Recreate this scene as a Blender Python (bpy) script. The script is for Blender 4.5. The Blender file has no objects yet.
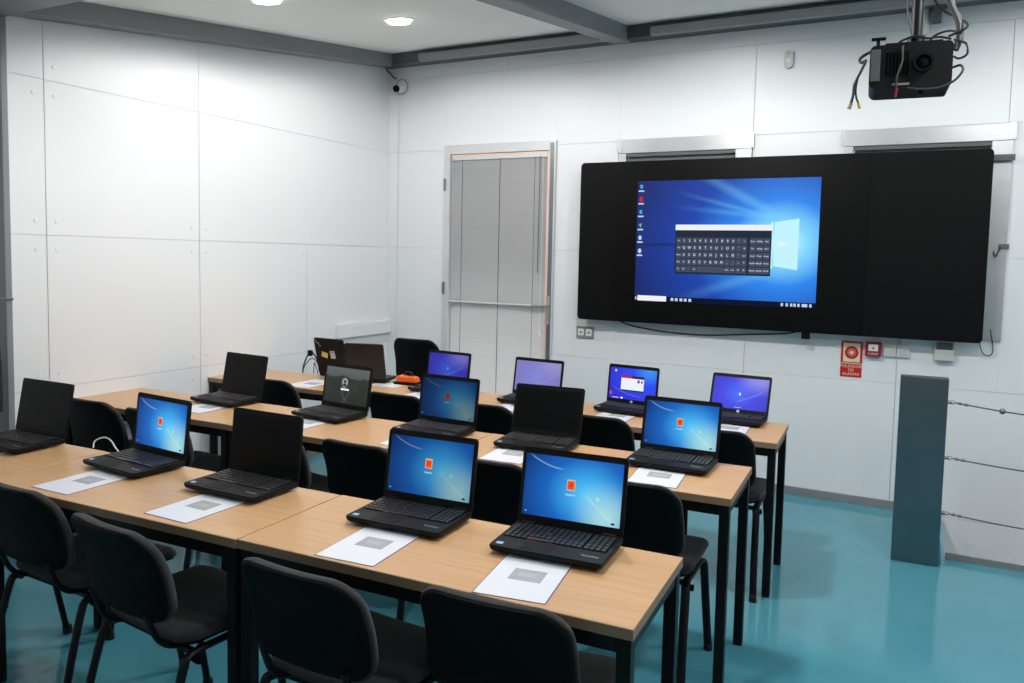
import bpy, bmesh, math, random
from mathutils import Vector, Matrix
random.seed(7)
SC = bpy.context.scene
COL = SC.collection
PI = math.pi

# ------------------------------------------------------------------ helpers
def lin(r, g, b):
    f = lambda c: ((c / 255) / 12.92) if c / 255 <= 0.04045 else (((c / 255) + 0.055) / 1.055) ** 2.4
    return (f(r), f(g), f(b), 1.0)

def obj(name, bm, mat, parent=None, smooth=40, loc=None, rot=None):
    me = bpy.data.meshes.new(name)
    bm.normal_update()
    bm.to_mesh(me); bm.free()
    if smooth:
        for p in me.polygons: p.use_smooth = True
        me.set_sharp_from_angle(angle=math.radians(smooth))
    if mat: me.materials.append(mat)
    o = link(name, me, parent, loc, rot)
    if smooth:
        wn = o.modifiers.new('WeightedNormal', 'WEIGHTED_NORMAL'); wn.keep_sharp = True
    return o

def link(name, me, parent=None, loc=None, rot=None):
    o = bpy.data.objects.new(name, me); COL.objects.link(o)
    if parent: o.parent = parent
    if loc: o.location = loc
    if rot: o.rotation_euler = rot
    return o

def thing(name, label, cat, loc=(0, 0, 0), rotz=0, group=None):
    o = bpy.data.objects.new(name, None); COL.objects.link(o)
    o.empty_display_size = .05
    o.location = loc; o.rotation_euler = (0, 0, rotz)
    return tag(o, label, cat, group)

def tag(o, label, cat, group=None):
    o['label'] = label; o['category'] = cat
    if group: o['group'] = group
    return o

def struct(o):
    o['kind'] = 'structure'; return o

def dup(root, loc, rotz, label, group=None):
    r = root.copy(); COL.objects.link(r); r.location = loc; r.rotation_euler = (0, 0, rotz)
    r['label'] = label
    if group: r['group'] = group
    for ch in list(root.children):
        c = ch.copy(); COL.objects.link(c); c.parent = r
        for g in list(ch.children):
            d = g.copy(); COL.objects.link(d); d.parent = c
    return r

def box(bm, a, b, bev=0.0, seg=2):
    x0, y0, z0 = a; x1, y1, z1 = b
    vs = [bm.verts.new(p) for p in ((x0, y0, z0), (x1, y0, z0), (x1, y1, z0), (x0, y1, z0), (x0, y0, z1), (x1, y0, z1), (x1, y1, z1), (x0, y1, z1))]
    fs = [bm.faces.new([vs[i] for i in f]) for f in ((0, 3, 2, 1), (4, 5, 6, 7), (0, 1, 5, 4), (1, 2, 6, 5), (2, 3, 7, 6), (3, 0, 4, 7))]
    if bev > 0:
        es = list({e for f in fs for e in f.edges})
        bmesh.ops.bevel(bm, geom=es, offset=bev, segments=seg, profile=.5, affect='EDGES', clamp_overlap=True)
    return vs

def prism(bm, poly, fn0, fn1):
    """extrude a 2-D polygon between two maps (u,v)->xyz"""
    a = [bm.verts.new(fn0(u, v)) for u, v in poly]
    b = [bm.verts.new(fn1(u, v)) for u, v in poly]
    n = len(poly)
    bm.faces.new(a[::-1]); bm.faces.new(b)
    for i in range(n):
        bm.faces.new((a[i], a[(i + 1) % n], b[(i + 1) % n], b[i]))

def rrect(w, h, r, n=6, cx=0, cy=0):
    """rounded rectangle outline; r may be a number or four radii (br, tr, tl, bl)"""
    if not hasattr(r, '__len__'): r = (r,) * 4
    out = []
    for (sx, sy, a0, rr) in ((1, -1, -PI / 2, r[0]), (1, 1, 0, r[1]), (-1, 1, PI / 2, r[2]), (-1, -1, PI, r[3])):
        for i in range(n + 1):
            a = a0 + PI / 2 * i / n
            out.append((cx + sx * (w / 2 - rr) + rr * math.cos(a), cy + sy * (h / 2 - rr) + rr * math.sin(a)))
    return out

def smooth_path(pts, n=6):
    pts = [Vector(p) for p in pts]
    if len(pts) < 3: return pts
    out = []
    P = [pts[0] * 2 - pts[1]] + pts + [pts[-1] * 2 - pts[-2]]
    for i in range(1, len(P) - 2):
        p0, p1, p2, p3 = P[i - 1:i + 3]
        for k in range(n):
            t = k / n
            out.append(.5 * ((2 * p1) + (p2 - p0) * t + (2 * p0 - 5 * p1 + 4 * p2 - p3) * t * t + (3 * p1 - p0 - 3 * p2 + p3) * t ** 3))
    out.append(pts[-1])
    return out

def tube(bm, path, r, seg=8, flat=1.0, ref=(0, 0, 1)):
    path = [Vector(p) for p in path]
    rings = []
    n = len(path)
    prev = None
    for i, p in enumerate(path):
        t = (path[min(i + 1, n - 1)] - path[max(i - 1, 0)]).normalized()
        if prev is None:
            a = Vector(ref)
            if abs(a.dot(t)) > .95: a = Vector((1, 0, 0))
            a = (a - t * a.dot(t)).normalized()
        else:
            a = (prev - t * prev.dot(t)).normalized()
        prev = a
        b = t.cross(a)
        rings.append([bm.verts.new(p + a * (r * math.cos(2 * PI * k / seg)) + b * (r * flat * math.sin(2 * PI * k / seg))) for k in range(seg)])
    for i in range(n - 1):
        for k in range(seg):
            bm.faces.new((rings[i][k], rings[i][(k + 1) % seg], rings[i + 1][(k + 1) % seg], rings[i + 1][k]))
    bm.faces.new(rings[0][::-1]); bm.faces.new(rings[-1])

def cyl(bm, c0, c1, r, seg=20, r1=None):
    c0, c1 = Vector(c0), Vector(c1)
    t = (c1 - c0).normalized()
    a = t.orthogonal().normalized(); b = t.cross(a)
    r1 = r if r1 is None else r1
    A = [bm.verts.new(c0 + (a * math.cos(2 * PI * k / seg) + b * math.sin(2 * PI * k / seg)) * r) for k in range(seg)]
    B = [bm.verts.new(c1 + (a * math.cos(2 * PI * k / seg) + b * math.sin(2 * PI * k / seg)) * r1) for k in range(seg)]
    bm.faces.new(A[::-1]); bm.faces.new(B)
    for k in range(seg): bm.faces.new((A[k], A[(k + 1) % seg], B[(k + 1) % seg], B[k]))

def ring(bm, c, ax, ri, ro, depth, seg=28):
    """flat ring around axis 'y' or 'z'"""
    def P(r, k, d):
        u, v = r * math.cos(2 * PI * k / seg), r * math.sin(2 * PI * k / seg)
        return Vector(c) + (Vector((u, d, v)) if ax == 'y' else Vector((u, v, d)))
    V = [[bm.verts.new(P(r, k, d)) for k in range(seg)] for r, d in ((ri, 0), (ro, 0), (ro, depth), (ri, depth))]
    for q in range(4):
        A, B = V[q], V[(q + 1) % 4]
        for k in range(seg): bm.faces.new((A[k], A[(k + 1) % seg], B[(k + 1) % seg], B[k]))
    bmesh.ops.recalc_face_normals(bm, faces=bm.faces)

def sphere(bm, c, r, sc=(1, 1, 1), u=16, v=10):
    m = Matrix.Translation(c) @ Matrix.Diagonal((*sc, 1))
    bmesh.ops.create_uvsphere(bm, u_segments=u, v_segments=v, radius=r, matrix=m)

def quad_uv(bm, pts):
    vs = [bm.verts.new(p) for p in pts]
    f = bm.faces.new(vs)
    uv = bm.loops.layers.uv.verify()
    for l, c in zip(f.loops, ((0, 0), (1, 0), (1, 1), (0, 1))): l[uv].uv = c
    return f

def text_bm(s, size, align='CENTER', extrude=0.0, spacing=1.0):
    cu = bpy.data.curves.new('lettering', 'FONT')
    cu.body = s; cu.size = size; cu.align_x = align; cu.align_y = 'CENTER'; cu.extrude = extrude; cu.resolution_u = 2
    cu.space_line = spacing
    o = bpy.data.objects.new('lettering', cu); COL.objects.link(o)
    dg = bpy.context.evaluated_depsgraph_get(); dg.update()
    me = bpy.data.meshes.new_from_object(o.evaluated_get(dg))
    bm = bmesh.new(); bm.from_mesh(me)
    bpy.data.objects.remove(o); bpy.data.curves.remove(cu); bpy.data.meshes.remove(me)
    return bm

def xf(bm, m):
    bmesh.ops.transform(bm, matrix=m, verts=bm.verts); return bm

WALLTXT = Matrix.Rotation(PI / 2, 4, 'X')          # lettering standing up, facing -y

# ------------------------------------------------------------------ materials
def mat(name, col, rough=.5, metal=0.0, spec=.5, bump=0.0, bscale=200.0, var=0.0, vscale=5.0, coat=0.0, sheen=0.0, trans=0.0):
    m = bpy.data.materials.new(name); m.use_nodes = True
    nt = m.node_tree; b = nt.nodes['Principled BSDF']
    b.inputs['Base Color'].default_value = col; b.inputs['Roughness'].default_value = rough
    b.inputs['Metallic'].default_value = metal; b.inputs['Specular IOR Level'].default_value = spec
    b.inputs['Coat Weight'].default_value = coat; b.inputs['Sheen Weight'].default_value = sheen
    b.inputs['Transmission Weight'].default_value = trans
    tc = nt.nodes.new('ShaderNodeTexCoord')
    if bump:
        n = nt.nodes.new('ShaderNodeTexNoise'); n.inputs['Scale'].default_value = bscale; n.inputs['Detail'].default_value = 3
        nt.links.new(tc.outputs['Object'], n.inputs['Vector'])
        bp = nt.nodes.new('ShaderNodeBump'); bp.inputs['Strength'].default_value = bump; bp.inputs['Distance'].default_value = .002
        nt.links.new(n.outputs['Fac'], bp.inputs['Height']); nt.links.new(bp.outputs['Normal'], b.inputs['Normal'])
    if var:
        n = nt.nodes.new('ShaderNodeTexNoise'); n.inputs['Scale'].default_value = vscale; n.inputs['Detail'].default_value = 4
        nt.links.new(tc.outputs['Object'], n.inputs['Vector'])
        mx = nt.nodes.new('ShaderNodeMix'); mx.data_type = 'RGBA'
        c = Vector(col[:3])
        mx.inputs['A'].default_value = (*(c * (1 - var)), 1); mx.inputs['B'].default_value = (*(c * (1 + var)), 1)
        nt.links.new(n.outputs['Fac'], mx.inputs['Factor']); nt.links.new(mx.outputs['Result'], b.inputs['Base Color'])
    return m

def emit(name, col, s=1.0):
    m = bpy.data.materials.new(name); m.use_nodes = True
    nt = m.node_tree; nt.nodes.remove(nt.nodes['Principled BSDF'])
    e = nt.nodes.new('ShaderNodeEmission'); e.inputs['Color'].default_value = col; e.inputs['Strength'].default_value = s
    nt.links.new(e.outputs[0], nt.nodes['Material Output'].inputs[0])
    return m

def wood_mat():
    m = mat('beech_laminate', (.55, .36, .22, 1), .32, spec=.45)
    nt = m.node_tree; b = nt.nodes['Principled BSDF']
    tc = nt.nodes.new('ShaderNodeTexCoord'); mp = nt.nodes.new('ShaderNodeMapping')
    mp.inputs['Scale'].default_value = (3, 70, 70)
    nt.links.new(tc.outputs['Object'], mp.inputs['Vector'])
    n = nt.nodes.new('ShaderNodeTexNoise'); n.inputs['Scale'].default_value = 1.0; n.inputs['Detail'].default_value = 5
    nt.links.new(mp.outputs['Vector'], n.inputs['Vector'])
    r = nt.nodes.new('ShaderNodeValToRGB')
    r.color_ramp.elements[0].position = .3; r.color_ramp.elements[0].color = (.54, .315, .152, 1)
    r.color_ramp.elements[1].position = .7; r.color_ramp.elements[1].color = (.62, .372, .188, 1)
    nt.links.new(n.outputs['Fac'], r.inputs['Fac']); nt.links.new(r.outputs['Color'], b.inputs['Base Color'])
    return m

WOOD = wood_mat()
EDGE = mat('beech_edging', (.27, .175, .105, 1), .5)
BLKMETAL = mat('black_powdercoat', (.004, .004, .0045, 1), .45, spec=.22)
FABRIC = mat('black_woven_fabric', (.026, .026, .028, 1), .95, spec=.2, bump=.6, bscale=900, sheen=.15)
SHELL = mat('black_moulded_plastic', (.0035, .0035, .004, 1), .6, spec=.12)
RUBBER = mat('black_rubber', (.006, .006, .006, 1), .8)
LAPBLK = mat('black_laptop_plastic', (.0055, .0055, .006, 1), .55, spec=.2, bump=.1, bscale=1500)
LAPLID = mat('matt_lid_plastic', (.006, .006, .0065, 1), .5, spec=.18)
LAPGREY = mat('grey_sheen_lid_plastic', (.018, .018, .019, 1), .36, spec=.35)
LAPKEY = mat('black_keycap', (.022, .022, .023, 1), .42, spec=.5)
WELL = mat('key_well', (.0015, .0015, .0015, 1), .7, spec=.05)
PAD = mat('touchpad', (.006, .006, .0065, 1), .6, spec=.15)
REDNUB = mat('red_rubber', (.35, .015, .02, 1), .7)
SILVER = mat('silver_print', (.5, .5, .52, 1), .4)
STICKBLUE = mat('pale_blue_sticker', lin(150, 185, 225), .4)
PAPER = mat('white_paper', lin(222, 224, 232), .35, var=.02, vscale=20)
PRINT = mat('grey_printed_block', lin(158, 161, 165), .6, var=.1, vscale=90)
PRINTTXT = mat('light_print', lin(188, 190, 194), .6)
SLEEVE = mat('violet_sleeve_edge', lin(120, 95, 125), .25)
WALL = mat('white_wall_panel', lin(231, 232, 234), .42, spec=.35, var=.012, vscale=1.3, bump=.03, bscale=40)
WALLB = mat('white_back_wall_panel', lin(229, 232, 235), .42, spec=.35, var=.012, vscale=1.3, bump=.03, bscale=40)
GAP = mat('grey_joint_sealant', lin(212, 214, 217), .7)
CEIL = mat('white_ceiling_paint', lin(246, 246, 242), .8, var=.02, vscale=.8)
STEEL = mat('grey_painted_steel', lin(132, 134, 137), .5, var=.10, vscale=3)
STEELD = mat('dark_grey_painted_steel', lin(90, 92, 95), .55, var=.18, vscale=5)
TRUNK = mat('grey_cable_trunking', lin(150, 152, 155), .5, var=.08, vscale=4)
ALU = mat('brushed_aluminium', lin(178, 180, 182), .38, metal=.55, var=.08, vscale=12)
ALUW = mat('white_lacquered_aluminium', lin(205, 208, 210), .35, metal=.1, var=.05, vscale=9)
ALUD = mat('grey_aluminium_profile', lin(120, 123, 126), .4, metal=.5, var=.08, vscale=9)
SHUT = mat('grey_roller_shutter', lin(165, 166, 166), .5)
SLAT = mat('grey_blind_slat', lin(168, 168, 170), .42)
def slat_glow(m):
    nt = m.node_tree; b = nt.nodes['Principled BSDF']; t = nt.nodes.new('ShaderNodeBsdfTranslucent'); t.inputs[0].default_value = lin(228, 228, 230)
    x = nt.nodes.new('ShaderNodeMixShader'); x.inputs[0].default_value = .17
    nt.links.new(b.outputs[0], x.inputs[1]); nt.links.new(t.outputs[0], x.inputs[2]); nt.links.new(x.outputs[0], nt.nodes['Material Output'].inputs[0])
slat_glow(SLAT)
PEACH = mat('peach_light_leak', lin(240, 196, 170), .5)  # peach tint imitating warm light that leaks past the blind
WHITEP = mat('white_plastic', lin(225, 226, 226), .4)
CREAM = mat('cream_plastic', lin(198, 199, 194), .45)
GREYP = mat('grey_plastic', lin(140, 140, 136), .5)
TVBLK = mat('matt_black_board', (.003, .003, .0033, 1), .55, spec=.12)
TVBEZ = mat('black_display_bezel', (.0022, .0022, .0025, 1), .45, spec=.12)
STAIN = mat('brushed_stainless', (.19, .21, .225, 1), .22, metal=1.0, var=.1, vscale=6)
WIRE = mat('steel_wire', (.22, .22, .23, 1), .35, metal=.9)
CABLEB = mat('black_cable', (.008, .008, .009, 1), .5)
CABLEG = mat('grey_cable', (.035, .035, .037, 1), .6)
CABLEW = mat('white_cable', lin(220, 221, 222), .4)
RED = mat('signal_red', lin(196, 22, 24), .4)
DRED = mat('dark_red_plastic', lin(150, 18, 38), .35)
SIGNCREAM = mat('pale_luminous_sign', lin(226, 220, 190), .5)
ORANGE = mat('orange_plastic', lin(238, 98, 12), .4)
YEL = mat('yellow_sticker', lin(225, 205, 120), .5)
PINKP = mat('pale_pink_sticker', lin(205, 190, 192), .5)
PROJ = mat('black_projector_case', (.006, .006, .0065, 1), .5, spec=.2, var=.2, vscale=20)
CLOTH = mat('dark_cloth', (.012, .011, .012, 1), .95, bump=.5, bscale=60)
SKINC = mat('tan_cloth', lin(170, 130, 105), .9)
YTIP = mat('yellow_connector', lin(220, 170, 40), .4)
GREEN = mat('green_plastic', lin(140, 160, 60), .4)

def glass_mat():
    m = bpy.data.materials.new('window_glass'); m.use_nodes = True
    nt = m.node_tree; nt.nodes.remove(nt.nodes['Principled BSDF'])
    t = nt.nodes.new('ShaderNodeBsdfTransparent'); t.inputs[0].default_value = (.94, .96, .95, 1)
    g = nt.nodes.new('ShaderNodeBsdfGlossy'); g.inputs['Roughness'].default_value = .02
    fr = nt.nodes.new('ShaderNodeFresnel'); fr.inputs[0].default_value = 1.45
    x = nt.nodes.new('ShaderNodeMixShader')
    nt.links.new(fr.outputs[0], x.inputs[0]); nt.links.new(t.outputs[0], x.inputs[1]); nt.links.new(g.outputs[0], x.inputs[2])
    nt.links.new(x.outputs[0], nt.nodes['Material Output'].inputs[0])
    return m
GLASS = glass_mat()

def floor_mat():
    m = mat('teal_epoxy_floor', lin(66, 150, 170), .16, spec=.5)
    nt = m.node_tree; b = nt.nodes['Principled BSDF']
    tc = nt.nodes.new('ShaderNodeTexCoord')
    n = nt.nodes.new('ShaderNodeTexNoise'); n.inputs['Scale'].default_value = 1.4; n.inputs['Detail'].default_value = 6
    nt.links.new(tc.outputs['Object'], n.inputs['Vector'])
    r = nt.nodes.new('ShaderNodeValToRGB')
    r.color_ramp.elements[0].position = .3; r.color_ramp.elements[0].color = lin(70, 140, 158)
    r.color_ramp.elements[1].position = .75; r.color_ramp.elements[1].color = lin(86, 154, 168)
    nt.links.new(n.outputs['Fac'], r.inputs['Fac']); nt.links.new(r.outputs['Color'], b.inputs['Base Color'])
    n2 = nt.nodes.new('ShaderNodeTexNoise'); n2.inputs['Scale'].default_value = 9; n2.inputs['Detail'].default_value = 4
    nt.links.new(tc.outputs['Object'], n2.inputs['Vector'])
    mr = nt.nodes.new('ShaderNodeMapRange'); mr.inputs['To Min'].default_value = .06; mr.inputs['To Max'].default_value = .17
    nt.links.new(n2.outputs['Fac'], mr.inputs['Value']); nt.links.new(mr.outputs['Result'], b.inputs['Roughness'])
    return m
FLOOR = floor_mat()

# --- lit screens: little node painter working in the screen's own UV
class Scr:
    def __init__(s, name):
        s.m = bpy.data.materials.new(name); s.m.use_nodes = True
        s.nt = s.m.node_tree; s.nt.nodes.remove(s.nt.nodes['Principled BSDF'])
        tc = s.nt.nodes.new('ShaderNodeUVMap'); sp = s.nt.nodes.new('ShaderNodeSeparateXYZ')
        s.nt.links.new(tc.outputs[0], sp.inputs[0]); s.u, s.v = sp.outputs[0], sp.outputs[1]
    def math(s, op, a, b=None, c=None, clamp=False):
        n = s.nt.nodes.new('ShaderNodeMath'); n.operation = op; n.use_clamp = clamp
        for i, x in enumerate((a, b, c)):
            if x is None: continue
            if hasattr(x, 'is_output'): s.nt.links.new(x, n.inputs[i])
            else: n.inputs[i].default_value = x
        return n.outputs[0]
    def ramp(s, fac, stops):
        r = s.nt.nodes.new('ShaderNodeValToRGB'); e = r.color_ramp.elements
        for i, (p, c) in enumerate(stops):
            el = e[i] if i < 2 else e.new(p)
            el.position = p; el.color = c
        s.nt.links.new(fac, r.inputs[0]); return r.outputs[0]
    def dist(s, cu, cv, su=1.0, sv=1.0):
        du = s.math('MULTIPLY', s.math('SUBTRACT', s.u, cu), su); dv = s.math('MULTIPLY', s.math('SUBTRACT', s.v, cv), sv)
        return s.math('SQRT', s.math('ADD', s.math('MULTIPLY', du, du), s.math('MULTIPLY', dv, dv)))
    def mask(s, d, r0, r1):          # 1 inside r0, 0 outside r1
        n = s.nt.nodes.new('ShaderNodeMapRange'); n.interpolation_type = 'SMOOTHSTEP'
        s.nt.links.new(d, n.inputs['Value']); n.inputs['From Min'].default_value = r0; n.inputs['From Max'].default_value = r1
        n.inputs['To Min'].default_value = 1; n.inputs['To Max'].default_value = 0
        return n.outputs[0]
    def mix(s, a, b, f):
        n = s.nt.nodes.new('ShaderNodeMix'); n.data_type = 'RGBA'
        for k, x in (('A', a), ('B', b)):
            if hasattr(x, 'is_output'): s.nt.links.new(x, n.inputs[k])
            else: n.inputs[k].default_value = x
        if hasattr(f, 'is_output'): s.nt.links.new(f, n.inputs['Factor'])
        else: n.inputs['Factor'].default_value = f
        return n.outputs['Result']
    def streak(s, a, b, c, u0, u1, w):   # v = a+bu+cu2 between u0 and u1
        f = s.math('ADD', s.math('MULTIPLY_ADD', s.u, b, a), s.math('MULTIPLY', s.math('MULTIPLY', s.u, s.u), c))
        d = s.math('ABSOLUTE', s.math('SUBTRACT', s.v, f))
        m = s.mask(d, 0, w)
        m2 = s.math('MULTIPLY', s.mask(s.math('ABSOLUTE', s.math('SUBTRACT', s.u, (u0 + u1) / 2)), (u1 - u0) * .3, (u1 - u0) / 2), m)
        return m2
    def done(s, col, strength):
        bs = s.nt.nodes.new('ShaderNodeBsdfPrincipled'); bs.inputs['Base Color'].default_value = (.003, .003, .004, 1)
        bs.inputs['Roughness'].default_value = .4; bs.inputs['Specular IOR Level'].default_value = .18
        s.nt.links.new(col, bs.inputs['Emission Color']); bs.inputs['Emission Strength'].default_value = strength
        s.nt.links.new(bs.outputs[0], s.nt.nodes['Material Output'].inputs[0])
        return s.m

def scr_login(name, strength, deep=0.0):
    s = Scr(name)
    d = s.dist(.66, .44, 1.0, .72)
    base = s.ramp(d, [(0.0, lin(92, 200, 246)), (.18, lin(60, 166, 234)), (.42, lin(22, 100, 190)), (.72, lin(9, 54, 124))])
    g = s.mask(s.dist(.86, .12, 1.0, .62), .0, .40)
    base = s.mix(base, lin(176, 228, 226), s.math('MULTIPLY', g, .85))
    base = s.mix(base, lin(215, 245, 240), s.math('MULTIPLY', s.streak(1.55, -2.1, .55, .62, .98, .05), .22))
    base = s.mix(base, lin(190, 225, 245), s.math('MULTIPLY', s.streak(1.04, -1.15, 1.4, .02, .42, .022), .38))
    base = s.mix(base, lin(205, 235, 160), s.math('MULTIPLY', s.mask(s.dist(.765, .40, 1, .6), .004, .03), .7))
    if deep: base = s.mix(base, lin(6, 32, 62), deep)
    return s.done(base, strength)

def scr_violet(name, strength, wash):
    s = Scr(name)
    d = s.dist(.48, .48, 1, .7)
    base = s.ramp(d, [(0, lin(72, 112, 246)), (.3, lin(68, 72, 226)), (.75, lin(58, 48, 176))])
    base = s.mix(base, lin(150, 160, 250), s.math('MULTIPLY', s.streak(.05, .2, .45, .4, .95, .05), .35))
    base = s.mix(base, lin(176, 172, 246), s.math('MULTIPLY', s.mask(s.dist(.85, .98, 1, .9), .0, .55), .6))
    if wash: base = s.mix(base, lin(186, 178, 214), wash)
    return s.done(base, strength)

def scr_hills(name):
    s = Scr(name)
    nz = s.nt.nodes.new('ShaderNodeTexNoise'); nz.inputs['Scale'].default_value = 3.2; nz.inputs['Detail'].default_value = 5
    uv = s.nt.nodes.new('ShaderNodeUVMap'); s.nt.links.new(uv.outputs[0], nz.inputs['Vector'])
    sky = s.ramp(s.v, [(.0, lin(40, 46, 44)), (.55, lin(76, 82, 82)), (.95, lin(98, 104, 106))])
    hz = s.math('MULTIPLY_ADD', nz.outputs[0], .5, .5)
    below = s.mask(s.math('SUBTRACT', s.v, hz), -.03, .02)
    hill = s.mix(lin(16, 20, 18), lin(62, 68, 60), nz.outputs[0])
    base = s.mix(sky, hill, s.math('MULTIPLY', below, .9))
    base = s.mix(base, lin(96, 98, 94), s.math('MULTIPLY', s.streak(1.7, -3.6, .6, .36, .5, .10), .55))
    base = s.mix(base, lin(96, 98, 94), s.math('MULTIPLY', s.streak(-1.35, 3.2, -.6, .46, .60, .09), .5))
    return s.done(base, .9)

def scr_blue_desktop(name):
    s = Scr(name)
    d = s.dist(.85, .95, 1, .8)
    base = s.ramp(d, [(0, lin(70, 150, 240)), (.35, lin(46, 78, 240)), (1, lin(52, 44, 205))])
    base = s.mix(base, lin(120, 150, 250), s.math('MULTIPLY', s.streak(.45, -.9, .6, .02, .75, .03), .4))
    return s.done(base, 1.0)

def scr_wall_display(name):
    s = Scr(name)
    d = s.dist(.82, .50, 1.0, .80)
    base = s.ramp(d, [(0, lin(225, 250, 255)), (.12, lin(130, 218, 254)), (.27, lin(44, 134, 236)), (.50, lin(24, 66, 170)), (.9, lin(22, 34, 98))])
    # light beams fanning out to the upper left
    for a, b, w, k in ((.82, -.16, .035, .30), (1.0, -.40, .03, .34), (1.34, -.80, .07, .34), (.62, .0, .05, .15), (.22, .22, .05, .2), (-.1, .5, .07, .25)):
        f = s.math('MULTIPLY_ADD', s.u, b, a)
        m = s.mask(s.math('ABSOLUTE', s.math('SUBTRACT', s.v, f)), 0, w)
        m = s.math('MULTIPLY', m, s.mask(s.math('ABSOLUTE', s.math('SUBTRACT', s.u, .72)), .05, .55))
        base = s.mix(base, lin(120, 205, 252), s.math('MULTIPLY', m, k))
    m = s.mask(s.math('ABSOLUTE', s.math('SUBTRACT', s.v, .475)), .0, .02)
    base = s.mix(base, lin(14, 34, 84), s.math('MULTIPLY', s.math('MULTIPLY', m, s.mask(s.u, .3, .66)), .75))
    return s.done(base, 1.0)

OFFSCR = mat('dark_screen_glass', (.0025, .0025, .003, 1), .4, spec=.15)
LOGIN = scr_login('lit_login_wallpaper', 1.0)
LOGIN_D = scr_login('lit_login_wallpaper_seen_askew', .72, .18)
LOGIN_H = scr_login('dim_login_wallpaper', .36, .28)
VIOLET = scr_violet('violet_wallpaper', 1.0, 0)
VIOLET_L = scr_violet('dim_violet_wallpaper', .55, 0)
VIOLET_M = scr_violet('pale_violet_wallpaper', .8, .5)
HILLS = scr_hills('dim_hill_wallpaper')
DESKTOP = scr_blue_desktop('blue_desktop_wallpaper')
DISPLAY = scr_wall_display('wall_display_wallpaper')
E_ORANGE = emit('lit_orange_tile', lin(226, 92, 34)); E_ORD = emit('dim_orange_tile', lin(126, 40, 22)); E_FRAME = emit('lit_tile_frame', lin(230, 190, 150))
E_FRAMED = emit('dim_tile_frame', lin(90, 70, 60)); E_FLOWER = emit('lit_flower', lin(238, 50, 14))
E_WHITE = emit('lit_white', lin(238, 242, 248)); E_GREYW = emit('dim_white', lin(150, 155, 158)); E_SOFT = emit('lit_pale_grey', lin(196, 210, 226))
E_SLATE = emit('lit_slate', lin(40, 48, 64)); E_KEY = emit('lit_slate_key', lin(70, 80, 100)); E_NAVY = emit('lit_dark_navy', lin(18, 24, 48))
E_PANE = emit('lit_cyan_pane', lin(196, 244, 254)); E_RED = emit('lit_red', lin(206, 36, 52)); E_GREEN = emit('lit_green', lin(110, 190, 110)); E_CYAN = emit('lit_cyan', lin(70, 170, 235))
E_MAG = emit('lit_magenta', lin(150, 40, 130))

# ------------------------------------------------------------------ setting
KS = .141                                   # roof slope, rising towards the back wall
def ztop(y): return 3.148 + KS * y          # underside of the roof beams
def zceil(y): return ztop(y) + .10
XR, YR = 7.2, -8.2
PX0, PX1, PY0 = 4.33, 6.6, -.77             # stairwell opening beside the back wall

bm = bmesh.new()                            # floor slab with the stairwell cut out
for a, b in (((-1.2, YR, -.15), (PX0, 0.0, 0)), ((PX0, YR, -.15), (PX1, PY0, 0)), ((PX1, YR, -.15), (XR, 0.0, 0))): box(bm, a, b)
bmesh.ops.remove_doubles(bm, verts=bm.verts, dist=1e-5)
struct(obj('floor', bm, FLOOR, smooth=0))
bm = bmesh.new(); box(bm, (PX0 - .1, PY0 - .1, -1.6), (PX1 + .1, .08, -1.5)); struct(obj('floor_stairwell', bm, FLOOR, smooth=0))
bm = bmesh.new(); box(bm, (PX0 - .08, PY0 - .08, -1.5), (PX0, 0, -.15)); box(bm, (PX0, PY0 - .08, -1.5), (PX1, PY0, -.15)); box(bm, (PX1, PY0 - .08, -1.5), (PX1 + .08, 0, -.15))
struct(obj('wall_stairwell', bm, WALLB, smooth=0))

bm = bmesh.new()                            # sloping ceiling, then the flat one of the next bay
prism(bm, [(-.1, .0), (XR + .1, .0)][:0] or [(0.12, zceil(0.12)), (-3.1, zceil(-3.1)), (-3.1, zceil(-3.1) + .08), (0.12, zceil(.12) + .08)], lambda u, v: (-.15, u, v), lambda u, v: (XR + .1, u, v))
struct(obj('ceiling', bm, CEIL, smooth=0))
bm = bmesh.new(); box(bm, (-1.3, YR - .1, 2.86), (XR + .1, -3.1, 2.94)); struct(obj('ceiling_rear', bm, CEIL, smooth=0))

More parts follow.
